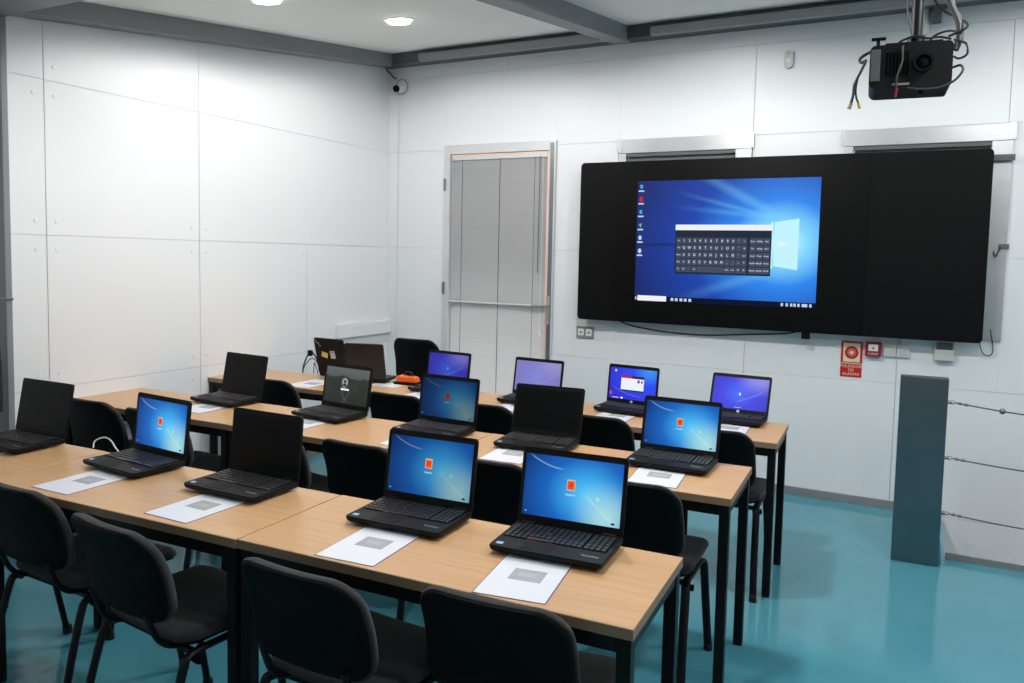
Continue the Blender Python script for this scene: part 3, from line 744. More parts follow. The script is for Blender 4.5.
# ------------------------------------------------------------------ tables
TA = .0367
def tr(x, y):
    return (3.4 + (x - 3.4) * math.cos(TA) - (y + 3) * math.sin(TA), -3 + (x - 3.4) * math.sin(TA) + (y + 3) * math.cos(TA))
TL, TD, TH = 1.19, .4745, .74
def make_table():
    t = thing('desk', '', 'table')
    bm = bmesh.new(); box(bm, (-TL / 2 + .0008, 0.002, TH - .028), (TL / 2 - .0008, TD - .002, TH), .0012, 1); top = obj('tabletop', bm, WOOD, t)
    bm = bmesh.new()
    for a, b in (((-TL / 2 + .0002, .0002, TH - .0272), (TL / 2 - .0002, .0019, TH - .0012)), ((-TL / 2 + .0002, TD - .0019, TH - .0272), (TL / 2 - .0002, TD - .0002, TH - .0012)), ((-TL / 2 + .0002, .0019, TH - .0272), (-TL / 2 + .0007, TD - .0019, TH - .0012)), ((TL / 2 - .0007, .0019, TH - .0272), (TL / 2 - .0002, TD - .0019, TH - .0012))): box(bm, a, b)
    obj('edge_band', bm, EDGE, top, smooth=0)
    q = .036; i = .006
    for sx in (-1, 1):
        for y0 in (i, TD - i - q):
            xa = sx * (TL / 2 - i); xb = sx * (TL / 2 - i - q)
            bm = bmesh.new(); box(bm, (min(xa, xb), y0, .008), (max(xa, xb), y0 + q, TH - .0285), .003); lg = obj('leg', bm, BLKMETAL, t)
            bm = bmesh.new(); box(bm, (min(xa, xb) + .001, y0 + .001, 0), (max(xa, xb) - .001, y0 + q - .001, .0079), .002); obj('foot_cap', bm, RUBBER, lg)
    for y0 in (i + .004, TD - i - q + .004):
        bm = bmesh.new(); box(bm, (-TL / 2 + i + q + .0005, y0, TH - .068), (TL / 2 - i - q - .0005, y0 + .028, TH - .0285), .002); obj('long_rail', bm, BLKMETAL, t)
    for sx in (-1, 1):
        xa = sx * (TL / 2 - i - .004); xb = sx * (TL / 2 - i - q + .004)
        bm = bmesh.new(); box(bm, (min(xa, xb), i + q + .0005, TH - .068), (max(xa, xb), TD - i - q - .0005, TH - .0285), .002); obj('end_rail', bm, BLKMETAL, t)
    return t
rows = ((3.5585, -3.792, 'front row'), (3.5843, -2.7165, 'middle row'), (3.6251, -1.7694, 'back row'))
proto = None
side = ('at the right end of the {}', 'in the middle of the {}', 'at the left end of the {}')
extra = {(0, 0): 'beech desk with black legs, nearest of all, at the right end of the front row', (0, 1): 'beech desk in the middle of the front row, left of the front seam',
         (0, 2): 'beech desk at the left edge of the photo, left of the front row seam'}
for r, (x1, y1, nm) in enumerate(rows):
    for k in range(3):
        bend = (.0, -.004, .0)[k]
        p = tr(x1 - TL * (k + .5) - .003 * k, y1 + bend)
        lab = extra.get((r, k)) or 'beech desk with black legs ' + side[k].format(nm)
        if proto is None:
            proto = make_table(); proto.location = (*p, 0); proto.rotation_euler = (0, 0, TA); proto['label'] = lab; proto['group'] = 'beech desks'
        else:
            dup(proto, (*p, 0), TA, lab, 'beech desks')

# ------------------------------------------------------------------ chairs
def pad_mesh(outline, levels, place):
    """stack of inset outlines -> closed cushion; levels = [(inset_scale, depth)], place(u,v,d)->xyz"""
    bm = bmesh.new(); cu = sum(p[0] for p in outline) / len(outline); cv = sum(p[1] for p in outline) / len(outline)
    R = []
    for s, d in levels:
        R.append([bm.verts.new(place(cu + (u - cu) * s, cv + (v - cv) * s, d)) for u, v in outline])
    n = len(outline)
    for a, b in zip(R[:-1], R[1:]):
        for i in range(n): bm.faces.new((a[i], a[(i + 1) % n], b[(i + 1) % n], b[i]))
    for rr in (R[0], R[-1]):
        c = bm.verts.new(sum((v.co for v in rr), Vector()) / n)
        for i in range(n): bm.faces.new((rr[i], rr[(i + 1) % n], c))
    bmesh.ops.recalc_face_normals(bm, faces=bm.faces)
    return bm

def make_chair():
    t = thing('stacking_chair', '', 'chair')
    zb, zt = .51, .795
    W = .425
    # backrest outline: rounded top corners, slightly narrower towards the bottom corners
    ol = []
    for u, v in rrect(W, zt - zb, (.055, .075, .075, .055), 8, 0, (zt - zb) / 2):
        k = v / (zt - zb)
        ol.append((u * (1.0 - .10 * k ** 2 - .05 * (1 - k) ** 2), v))
    den = []
    for i in range(len(ol)):                      # denser outline for a smooth bend
        a, b = ol[i], ol[(i + 1) % len(ol)]
        n = max(1, int(math.hypot(a[0] - b[0], a[1] - b[1]) / .03))
        den += [(a[0] + (b[0] - a[0]) * j / n, a[1] + (b[1] - a[1]) * j / n) for j in range(n)]
    def pb(u, v, d): return (u, -.20 - .27 * v + .02 * math.sin(PI * v / (zt - zb)) * 1.2 + .55 * u * u + d, zb + v)
    t_b = obj('backrest', pad_mesh(den, [(.35, .036), (.7, .034), (.9, .030), (.965, .022), (.995, .010), (1.0, .0), (.985, -.006)], pb), FABRIC, t, smooth=60)
    obj('back_shell', pad_mesh(den, [(.97, -.0065), (.965, -.012), (.93, -.019), (.8, -.023), (.45, -.025)], pb), SHELL, t, smooth=60)
    sw, sd = .44, .385
    so = []
    base = rrect(sw, sd, (.06, .07, .07, .06), 6)
    for i in range(len(base)):
        a, b = base[i], base[(i + 1) % len(base)]
        n = max(1, int(math.hypot(a[0] - b[0], a[1] - b[1]) / .04))
        so += [(a[0] + (b[0] - a[0]) * j / n, a[1] + (b[1] - a[1]) * j / n) for j in range(n)]
    def ps(u, v, d): return (u, v + .045, .432 + d - .9 * max(0, v - .12) ** 2 * 4 + .25 * u * u)
    obj('seat', pad_mesh(so, [(.5, .036), (.8, .036), (.93, .031), (.98, .022), (1, .008), (.99, 0)], ps), FABRIC, t, smooth=60)
    obj('seat_shell', pad_mesh(so, [(.97, -.0005), (.95, -.012), (.85, -.02), (.5, -.022)], ps), SHELL, t, smooth=60)
    for s in (-1, 1):
        fr = smooth_path([(s * .222, .225, .01), (s * .214, .19, .2), (s * .208, .155, .372), (s * .203, .135, .400), (s * .20, .10, .408)], 5) + [Vector((s * .20, .0, .408))]
        bm = bmesh.new(); tube(bm, fr, .0165, 10, .62, (1, 0, 0)); lg = obj('leg', bm, BLKMETAL, t)
        bm = bmesh.new(); cyl(bm, (s * .2226, .2267, 0), (s * .222, .225, .03), .0178, 12, .0172); obj('foot_cap', bm, RUBBER, lg)
        rr = smooth_path([(s * .222, -.235, .01), (s * .214, -.195, .2), (s * .208, -.15, .372), (s * .203, -.13, .400), (s * .20, -.095, .408)], 5) + [Vector((s * .20, .0005, .408))]
        bm = bmesh.new(); tube(bm, rr, .0165, 10, .62, (1, 0, 0)); lg = obj('leg', bm, BLKMETAL, t)
        bm = bmesh.new(); cyl(bm, (s * .2226, -.2367, 0), (s * .222, -.235, .03), .0178, 12, .0172); obj('foot_cap', bm, RUBBER, lg)
        up = smooth_path([(s * .14, -.02, .410), (s * .14, -.10, .412), (s * .14, -.15, .425), (s * .14, -.185, .46), (s * .14, -.206, .51), (s * .14, -.216, .545)], 5)
        bm = bmesh.new(); tube(bm, up, .0125, 8, .7, (1, 0, 0)); obj('back_support', bm, BLKMETAL, t)
        bm = bmesh.new(); cyl(bm, (s * .228, -.11, .389), (s * .205, -.11, .389), .012, 10); obj('link_lug', bm, SHELL, t)
    bm = bmesh.new()
    for y in (-.10, .12): tube(bm, [(-.20, y, .398), (.20, y, .398)], .011, 8)
    obj('seat_frame', bm, BLKMETAL, t)
    return t
CH = None
chairs = [
 # front row (x, y of chair centre, yaw), label
 (.865, -3.74, .0, 'black chair at the far left edge, only a front leg in view', 'r1'),
 (1.50, -3.695, -.02, 'leftmost black chair back at the front row desks', 'r1'),
 (2.105, -3.765, -.10, 'black chair second from the left at the front row, seat and legs in view', 'r1'),
 (2.775, -3.745, -.02, 'black chair in the foreground tucked beside the middle desk leg of the front row', 'r1'),
 (3.262, -3.648, .05, 'black chair nearest the camera, under the front right desk corner', 'r1'),
 (.325, -2.57, .02, 'black chair back against the left wall between the two leftmost front row laptops', 'r2'),
 (.83, -2.60, .0, 'black chair behind the lit laptop at the left of the front row', 'r2'),
 (1.575, -2.63, .0, 'black chair mostly hidden behind the switched off laptop of the front row', 'r2'),
 (2.078, -2.63, -.02, 'black chair back left behind the lit second laptop from the right, front row', 'r2'),
 (2.66, -2.60, .0, 'black chair back showing between the two rightmost front row laptops', 'r2'),
 (3.22, -2.60, .03, 'black chair at the right end of the middle row, seat and two legs in view', 'r2'),
 (.59, -1.60, .0, 'black chair back right of the leftmost middle row laptop', 'r3'),
 (1.53, -1.62, .0, 'black chair back right of the laptop with the hill picture', 'r3'),
 (2.075, -1.62, .0, 'black chair back showing between the dim blue and the dark laptop of the middle row', 'r3'),
 (2.705, -1.60, .0, 'black chair back right of the dark laptop in the middle row', 'r3'),
 (3.285, -1.60, .02, 'black chair at the right end of the back row, behind the bright middle row laptop', 'r3'),
]
gn = dict(r1='chairs at the front row', r2='chairs at the middle row', r3='chairs at the back row')
for x, y, rz, l, g in chairs:
    if g != 'r1': y += (x - 3.2) * TA
    if CH is None:
        CH = make_chair(); CH.location = (x, y, 0); CH.rotation_euler = (0, 0, rz); CH['label'] = l; CH['group'] = gn[g]
    else: dup(CH, (x, y, 0), rz, l, gn[g])
c = dup(CH, (.775, -.46, 0), .05, 'tall black chair standing alone behind the back row by the blind', 'chairs at the back row')
c.scale = (1.0, .94, 1.19)
del c['group']

# ------------------------------------------------------------------ laptops
def base_mesh(w, d):
    bm = bmesh.new()
    ol = rrect(w, d, (.012, .008, .008, .012), 4)
    def lv(s, z0, slope): return [bm.verts.new((u * s, v * (1 - (1 - s) * w / d), z0 + slope * max(0, (d / 2 - v)) / d)) for u, v in ol]
    R = [lv(.95, .003, .003), lv(.985, .006, .004), lv(1.0, .016, .002), lv(1.0, .0255, -.003), lv(.993, .0275, -.003)]
    n = len(ol)
    for a, b in zip(R[:-1], R[1:]):
        for i in range(n): bm.faces.new((a[i], a[(i + 1) % n], b[(i + 1) % n], b[i]))
    bm.faces.new(R[0][::-1]); bm.faces.new(R[-1])
    for sx in (-1, 1):
        for v in (-d * .38, d * .38): box(bm, (sx * w * .4 - .012, v - .005, 0), (sx * w * .4 + .012, v + .005, .0065))
    return bm
def topz(v, d): return .0275 - .003 * (d / 2 - v) / d
CACHE = {}
def cached(key, fn, m, smooth=40):
    if key not in CACHE:
        bm = fn(); me = bpy.data.meshes.new(key); bm.normal_update(); bm.to_mesh(me); bm.free()
        if smooth:
            for p in me.polygons: p.use_smooth = True
            me.set_sharp_from_angle(angle=math.radians(smooth))
        me.materials.append(m); CACHE[key] = me
    return CACHE[key]
def keys_bm(w, d, numpad):
    bm = bmesh.new()
    x0, x1 = -w * .455, w * .455; y0, y1 = d * -.13, d * .41
    ncol = 18 if numpad else 14; nr = 6; cw = (x1 - x0) / ncol; rh = (y1 - y0) / nr
    for r in range(nr):
        for k in range(ncol):
            if r == 0 and 4 <= k <= 7:
                if k == 4:
                    z = topz(y0, d); box(bm, (x0 + 4 * cw, y0 + .001, z + .0006), (x0 + 8 * cw - .002, y0 + rh - .002, z + .0026), .0006, 1)
                continue
            gapx = .004 if (numpad and k >= 14) else 0
            xx = x0 + k * cw + (gapx if k < ncol - 1 else gapx * .9); z = topz(y0 + r * rh, d)
            sh = (.0, .3, .15, .05, 0, 0)[r] * cw
            xx2 = min(xx + cw - .0036, x1)
            box(bm, (xx, y0 + r * rh + .0012, z + .0006), (xx2, y0 + (r + 1) * rh - .0032, z + .0042), .0010, 1)
    return bm
def make_laptop(name, lab, x, y, yaw, lid, kind, w=.333, d=.213, h=.225, numpad=True, back=False, maker='think', lidmat=None):
    z0 = TH + .0035
    t = thing('laptop', lab, 'laptop', (x, y, z0), yaw, group='laptops on the desks')
    k = '%.3f_%.3f_%.3f_' % (w, d, h)
    link('base', cached(k + 'base', lambda: base_mesh(w, d), LAPBLK), t)
    def well():
        bm = bmesh.new(); v0, v1 = d * -.138, d * .42
        quad_uv(bm, [(-w * .465, v0, topz(v0, d) + .0004), (w * .465, v0, topz(v0, d) + .0004), (w * .465, v1, topz(v1, d) + .0004), (-w * .465, v1, topz(v1, d) + .0004)])
        return bm
    kb = link('keyboard', cached(k + 'keys', lambda: keys_bm(w, d, numpad), LAPKEY), t)
    link('key_well', cached(k + 'well', well, WELL, 0), kb)
    def padb():
        bm = bmesh.new(); a, b = -d * .44, -d * .20; cx = -w * .10
        box(bm, (cx - .045, a, topz(a, d) - .0015), (cx + .045, b, topz(b, d) + .0003), .0003, 1); return bm
    link('touchpad', cached(k + 'pad', padb, PAD), t)
    if maker == 'think':
        def nub():
            bm = bmesh.new(); sphere(bm, (-w * .10, d * .13, topz(d * .13, d) + .0035), .0045, (1, 1, .6), 10, 6); return bm
        link('pointing_nub', cached(k + 'nub', nub, REDNUB), t)
        def red():
            bm = bmesh.new(); cx = -w * .10
            for a, b in ((-.045, -.016), (.016, .045)): box(bm, (cx + a, -d * .155, topz(-d * .155, d)), (cx + b, -d * .148, topz(-d * .155, d) + .0009))
            return bm
        link('button_stripe', cached(k + 'red', red, REDNUB, 0), t)
        def lt(): return xf(text_bm('ThinkPad', .0135), Matrix.Translation((w * .36, -d * .33, topz(-d * .33, d) + .0008)))
        link('palm_rest_lettering', cached(k + 'lt', lt, SILVER, 0), t)
    def stick():
        bm = bmesh.new(); v0 = -d * .42; v1 = v0 + .016
        quad_uv(bm, [(-w * .455, v0, topz(v0, d) + .0006), (-w * .455 + .02, v0, topz(v0, d) + .0006), (-w * .455 + .02, v1, topz(v1, d) + .0006), (-w * .455, v1, topz(v1, d) + .0006)]); return bm
    link('palm_rest_sticker', cached(k + 'stick', stick, STICKBLUE, 0), t)
    # hinge frame
    hy, hz = d / 2 - .008, .0265
    rot = (-lid, 0, 0)
    def hin():
        bm = bmesh.new()
        cyl(bm, (-.02, hy, hz + .001), (.02, hy, hz + .001), .006, 10)
        return bm
    for s_ in (-1, 1): link('hinge', cached(k + 'hinge', hin, LAPBLK), t, (s_ * w * .38, 0, 0))
    def lidb():
        bm = bmesh.new(); prism(bm, rrect(w, h, (.004, .012, .012, .004), 5, 0, h / 2 + .002), lambda u, v: (u, -.0005, v), lambda u, v: (u * .99, .0105, v * .995)); bmesh.ops.recalc_face_normals(bm, faces=bm.faces); return bm
    L = link('lid', cached(k + 'lid' + ('b' if back else ''), lidb, lidmat or LAPLID), t, (0, hy, hz), rot)
    def cam():
        bm = bmesh.new(); cyl(bm, (0, -.0006, h - .008), (0, -.0012, h - .008), .0025, 10); return bm
    link('webcam', cached(k + 'cam', cam, PAD), L)
    sw, s0, s1 = w * .925, h * .112, h * .925
    smat = dict(off=OFFSCR, login=LOGIN, login_d=LOGIN_D, login_h=LOGIN_H, violet=VIOLET, violet_l=VIOLET_L, violet_m=VIOLET_M, hills=HILLS, desktop=DESKTOP)[kind]
    def scrb():
        bm = bmesh.new(); quad_uv(bm, [(-sw / 2, -.0012, s0), (sw / 2, -.0012, s0), (sw / 2, -.0012, s1), (-sw / 2, -.0012, s1)]); return bm
    S = link('screen', cached(k + 'scr' + kind, scrb, smat, 0), t, (0, hy, hz), rot)
    sh = s1 - s0
    def P(u, v, e=-.0018): return (-sw / 2 + sw * u, e, s0 + sh * v)
    def rect(name, m, u0, u1, v0, v1, e=-.0018):
        def f():
            bm = bmesh.new(); bm.faces.new([bm.verts.new(p) for p in (P(u0, v0, e), P(u1, v0, e), P(u1, v1, e), P(u0, v1, e))]); return bm
        return link(name, cached('%s%s%s%.3f%.3f%.4f' % (k, name, m.name, u0, v0, e), f, m, 0), S)
    def tx(name, s, m, u, v, size, e=-.002):
        def f():
            p = P(u, v, e); return xf(text_bm(s, size), Matrix.Translation(p) @ WALLTXT)
        return link(name, cached(k + name + s + m.name + '%.2f' % v, f, m, 0), S)
    if kind.startswith('login'):
        dim = kind != 'login'; hm = kind == 'login_h'
        rect('user_tile_frame', E_FRAMED if hm else E_FRAME, .446, .53, .48, .65)
        rect('user_tile', E_ORD if hm else E_ORANGE, .452, .524, .492, .632, -.0020)
        def flower():
            bm = bmesh.new(); c = P(.4875, .565, -.0023)
            for q in range(5):
                a = q * 2 * PI / 5 + .3; cx, cz = c[0] + .0042 * math.cos(a), c[2] + .0042 * math.sin(a)
                bm.faces.new([bm.verts.new((cx + .0030 * math.cos(b * PI / 4), c[1] - q * .00003, cz + .0030 * math.sin(b * PI / 4))) for b in range(8)][::-1])
            return bm
        link('user_flower', cached(k + 'flower' + kind, flower, E_ORD if hm else E_FLOWER, 0), S)
        tx('user_name', 'Usuario', E_GREYW if hm else E_WHITE, .4875, .41, .0098)
        rect('power_button', E_NAVY, .915, .95, .035, .065)
        rect('ease_of_access_button', E_CYAN, .03, .05, .05, .075)
    elif kind == 'hills':
        def badge():
            bm = bmesh.new(); c = P(.46, .60); r = .022
            bm.faces.new([bm.verts.new((c[0] + r * math.cos(a * PI / 10), c[1], c[2] + r * math.sin(a * PI / 10))) for a in range(20)]); return bm
        link('user_badge', cached(k + 'badge', badge, E_GREYW, 0), S)
        def badge2():
            bm = bmesh.new(); c = P(.46, .615, -.0021); r = .008
            bm.faces.new([bm.verts.new((c[0] + r * math.cos(a * PI / 8), c[1], c[2] + r * math.sin(a * PI / 8))) for a in range(16)])
            bm.faces.new([bm.verts.new(p) for p in ((c[0] - .013, c[1], c[2] - .022), (c[0] + .013, c[1], c[2] - .022), (c[0] + .009, c[1], c[2] - .01), (c[0] - .009, c[1], c[2] - .01))]); return bm
        link('user_figure', cached(k + 'badge2', badge2, E_SLATE, 0), S)
        rect('password_box', E_WHITE, .38, .57, .37, .42); tx('user_name', 'Usuario', E_SOFT, .46, .465, .01)
    elif kind.startswith('violet'):
        rect('start_mark', E_CYAN if kind != 'violet' else E_WHITE, .485, .515, .44, .52); rect('caption', E_SOFT, .42, .55, .045, .06)
    elif kind == 'desktop':
        rect('open_window', E_WHITE, .25, .74, .30, .76); rect('window_header', E_SLATE, .25, .74, .68, .76, -.0020); rect('red_banner', E_RED, .25, .48, .68, .75, -.0022)
        rect('window_footer', E_SLATE, .25, .74, .27, .31, -.002); rect('window_figure', E_MAG, .60, .65, .55, .65, -.002); rect('second_figure', E_NAVY, .68, .71, .55, .63, -.002)
        rect('desktop_icon', E_SOFT, .10, .14, .86, .94); rect('corner_icon', E_ORANGE, .02, .06, .12, .22); rect('taskbar_mark', E_WHITE, .26, .31, .01, .06); rect('task_marks', E_SOFT, .08, .22, .02, .045)
    if maker == 'round':
        def lg():
            bm = bmesh.new(); bm.faces.new([bm.verts.new((.0085 * math.cos(a * PI / 8), -.0011, h * .062 + .0075 * math.sin(a * PI / 8))) for a in range(16)]); return bm
        link('bezel_emblem', cached(k + 'emb', lg, SILVER, 0), L)
    if back and maker == 'think':
        def lb(): return xf(text_bm('ThinkPad', .022), Matrix.Translation((w * .40, .0118, h * .90)) @ Matrix.Rotation(math.radians(-45), 4, 'Y') @ Matrix.Rotation(PI, 4, 'Z') @ WALLTXT)
        link('lid_lettering', cached(k + 'lb', lb, SILVER, 0), L)
    return t
F = 'front row'
LT = [
 ('A', .789, -3.520, .028, .178, 'off', 'switched off black laptop at the left edge of the photo, front row', {}),
 ('B', 1.486, -3.485, -.075, .105, 'login', 'leftmost lit laptop of the front row with blue login screen', {}),
 ('C', 2.045, -3.482, .0, .09, 'off', 'switched off black laptop in the middle of the front row', {}),
 ('D', 2.737, -3.454, .05, .16, 'login_d', 'lit laptop second from the right in the front row, darker blue login screen', {}),
 ('E', 3.234, -3.434, .075, .188, 'login', 'nearest laptop at the right end of the front row, bright blue login screen', {}),
 ('F', .759, -2.408, -.06, .19, 'off', 'leftmost laptop of the middle row, black screen', {}),
 ('G', 1.487, -2.405, -.10, .16, 'hills', 'laptop showing a dim hill picture in the middle row', {}),
 ('H', 2.130, -2.420, -.03, .135, 'login_h', 'laptop with dim dark blue login screen in the middle row', {}),
 ('I', 2.655, -2.395, .09, .27, 'off', 'black screened laptop second from the right in the middle row', {}),
 ('J', 3.259, -2.380, .012, .231, 'login', 'bright blue laptop at the right end of the middle row', {}),
 ('L', 1.541, -1.506, -.08, .126, 'violet_l', 'back row laptop with dark violet screen in front of the tall chair', dict(w=.325, d=.19, h=.21, maker='other')),
 ('M', 2.168, -1.521, -.05, .156, 'violet_m', 'back row laptop with pale lavender screen in front of the blind', dict(w=.32, d=.19, h=.215, maker='other')),
 ('N', 2.722, -1.448, -.07, .13, 'desktop', 'back row laptop showing an open window with a red banner', dict(w=.30, d=.185, h=.213, numpad=False, maker='round')),
 ('O', 3.296, -1.382, -.03, .36, 'violet', 'rightmost back row laptop with bright violet blue screen', dict(w=.315, d=.19, h=.21, maker='round')),
]
for n, x, y, yaw, lid, kind, lab, kw in LT: make_laptop(n, lab, x + .005, y - .012, yaw, lid, kind, **kw)
k1 = make_laptop('K', 'laptop turned away on the back row, stickers on its lid', .686, -1.37, PI - .02, .22, 'off', w=.250, d=.19, h=.243, back=True)
k2 = make_laptop('P', 'laptop turned away on the back row, plain lid, right of the stickered one', .962, -1.404, PI + .28, .26, 'off', w=.262, d=.19, h=.238, back=True, maker='other', lidmat=LAPGREY)
lid = [c for c in k1.children if c.name.startswith('lid')][0]
for nm, m, x, z, a, s in (('lid_sticker', YEL, .045, .132, .25, (.026, .018)), ('lid_sticker', PINKP, -.025, .137, -.06, (.021, .026))):
    bm = bmesh.new(); c_, s_ = math.cos(a), math.sin(a)
    bm.faces.new([bm.verts.new((x + u * s[0] * c_ - v * s[1] * s_, .0117, z + u * s[0] * s_ + v * s[1] * c_)) for u, v in ((1, -1), (-1, -1), (-1, 1), (1, 1))])
    o = obj(nm, bm, m, lid, smooth=0); o['label'] = 'pale yellow sticker' if m is YEL else 'pale pink sticker'
bm = bmesh.new(); box(bm, (-.041, .0118, .150), (-.011, .0121, .158)); obj('sticker_stripe', bm, GREYP, lid, smooth=0)

# ------------------------------------------------------------------ handout sheets
def sheet(lab, x, y, yaw, w=.187, l=.275, curl=.0):
    """x,y = middle of the edge nearest the reader"""
    t = thing('handout_sheet', lab, 'paper', (x, y, TH), yaw, group='handouts on the desks')
    def z(v): return .0008 + curl * max(0, v) ** 2 * 0
    bm = bmesh.new(); box(bm, (-w / 2, 0, .0010), (w / 2, l, .0018)); obj('paper', bm, PAPER, t, smooth=0)
    bm = bmesh.new(); box(bm, (-w / 2 - .003, -.003, .0003), (w / 2 + .003, l + .003, .0009)); obj('plastic_sleeve', bm, SLEEVE, t, smooth=0)
    bm = bmesh.new(); box(bm, (-w * .22, l * .38, .00185), (w * .26, l * .64, .0020)); b = obj('printed_block', bm, PRINT, t, smooth=0)
    bm = bmesh.new()
    for q in range(3): box(bm, (-w * .12, l * (.48 + .03 * q), .00205), (w * (.16 - .05 * (q % 2)), l * (.492 + .03 * q), .00215))
    obj('print_lines', bm, PRINTTXT, b, smooth=0)
    return t
SH = [
 (.80, -3.86, .0, 'handout at the left edge in front of the switched off laptop'),
 (1.506, -3.826, .02, 'handout in front of the leftmost lit laptop of the front row'),
 (2.071, -3.814, .0, 'handout in front of the switched off front row laptop'),
 (2.766, -3.80, .08, 'handout in front of the second laptop from the right, front row'),
 (3.264, -3.782, .15, 'handout in front of the nearest laptop, front right desk'),
 (.795, -2.70, .03, 'handout in front of the leftmost middle row laptop'),
 (1.478, -2.70, .0, 'handout in front of the laptop with the hill picture'),
 (2.135, -2.72, .03, 'handout in front of the dim blue laptop of the middle row'),
 (2.635, -2.70, .07, 'handout in front of the black screened laptop at the middle row right'),
 (3.275, -2.695, .10, 'handout in front of the bright laptop at the middle row right end'),
 (.72, -1.845, .0, 'handout at the back row edge near the laptops turned away'),
 (1.53, -1.765, -.05, 'handout in front of the dark violet back row laptop'),
 (2.16, -1.77, -.02, 'handout in front of the lavender back row laptop'),
 (2.72, -1.71, -.03, 'handout in front of the laptop with the red banner'),
 (3.32, -1.69, .05, 'handout in front of the rightmost back row laptop'),
]
for x, y, a, l in SH: sheet(l, x, y, a)
p = tag(obj('loose_paper', (lambda b: (box(b, (-.1, -.12, .0005), (.1, .12, .0015)), b)[1])(bmesh.new()), PAPER, None, 0, (1.13, -1.43, TH), (0, 0, .2)), 'loose white paper under the orange case on the back row', 'paper')
s = thing('tool_case', 'small orange case with black base on the back row desk', 'case', (1.235, -1.385, TH + .002), .15)
bm = bmesh.new(); box(bm, (-.085, -.045, 0), (.085, .045, .016), .005); obj('base', bm, SHELL, s)
bm = bmesh.new(); prism(bm, [(-.072, .0165), (.068, .0165), (.058, .045), (.03, .05), (-.02, .046), (-.055, .056), (-.066, .052)], lambda u, v: (u, -.036, v), lambda u, v: (u, .036, v)); bmesh.ops.recalc_face_normals(bm, faces=bm.faces)
bmesh.ops.bevel(bm, geom=list(bm.edges), offset=.004, segments=2, profile=.5, affect='EDGES'); obj('cover', bm, ORANGE, s)
bm = bmesh.new(); tube(bm, smooth_path([(-.03, 0, .045), (-.02, 0, .075), (.02, 0, .075), (.03, 0, .048)], 4), .004, 6); obj('carry_loop', bm, CABLEB, s)
s = thing('marker_pen', 'grey pen with yellow green cap lying left of the orange case', 'pen', (1.06, -1.40, TH + .0080), .35)
bm = bmesh.new(); cyl(bm, (-.06, 0, 0), (.03, 0, 0), .006, 12); obj('barrel', bm, GREYP, s)
bm = bmesh.new(); cyl(bm, (.0302, 0, 0), (.065, 0, 0), .0065, 12, .005); obj('cap', bm, GREEN, s)

# ------------------------------------------------------------------ loose cables
bm = bmesh.new(); tube(bm, smooth_path([(1.10, -3.40, TH + .004), (1.09, -3.385, TH + .028), (1.12, -3.365, TH + .042), (1.17, -3.37, TH + .036), (1.22, -3.385, TH + .016), (1.27, -3.40, TH + .006), (1.30, -3.40, TH + .0045)], 6), .003, 8)
tag(obj('network_cable', bm, CABLEW), 'white cable looping up behind the leftmost lit laptop', 'cable')
s = thing('cable_coil', 'black and white power cords standing in loops on the back row desk end', 'cable', (.445, -1.42, TH))
bm = bmesh.new(); tube(bm, smooth_path([(-.07, 0, .004), (-.06, 0, .06), (-.03, 0, .12), (.0, .0, .155), (.03, 0, .14), (.07, 0, .08), (.09, 0, .004)], 6), .005, 8); obj('black_cord', bm, CABLEB, s)
bm = bmesh.new(); tube(bm, smooth_path([(-.09, .02, .003), (-.07, .02, .05), (-.02, .02, .10), (.02, .02, .10), (.06, .02, .05), (.07, .02, .003)], 6), .0035, 8); obj('white_cord', bm, CABLEG, s)
bm = bmesh.new(); box(bm, (-.018, -.012, .125), (.012, .012, .165), .005); obj('plug', bm, SHELL, s)
bm = bmesh.new(); tube(bm, smooth_path([(.02, .01, .004), (.025, .01, .08), (.05, .01, .03), (.055, .01, .003)], 5), .003, 6); obj('thin_cord', bm, CABLEB, s)

# ------------------------------------------------------------------ stainless post and wire ropes
s = thing('steel_post', 'tall flat stainless steel post standing on the teal floor before the back wall', 'post', (4.180, -.915, 0), .07)
bm = bmesh.new(); prism(bm, [(-.113, -.0225), (.113, -.0225), (.113, .0225), (-.113, .0225)], lambda u, v: (u, v, .003), lambda u, v: (u, v, .992)); bmesh.ops.recalc_face_normals(bm, faces=bm.faces)
bmesh.ops.bevel(bm, geom=list(bm.edges), offset=.003, segments=2, profile=.5, affect='EDGES'); obj('post_body', bm, STAIN, s)
bm = bmesh.new(); box(bm, (-.112, -.0235, .9925), (.112, .0235, .998), .001); obj('top_cap', bm, ALUD, s)
bm = bmesh.new(); prism(bm, [(-.10, 0), (.112, 0), (.112, .02), (.103, .125), (.09, .125), (.08, .02), (-.1, .02)], lambda u, v: (u + .018, .0240, v), lambda u, v: (u + .018, .055, v)); bmesh.ops.recalc_face_normals(bm, faces=bm.faces); obj('foot_bracket', bm, FLOOR, s, smooth=0)
for z in (.872, .580, .286):
    bm = bmesh.new(); cyl(bm, (.1135, 0, z), (.135, 0, z), .009, 12); ring(bm, (.14, -.002, z), 'y', .006, .010, .004, 14); obj('rope_eye', bm, WIRE, s)
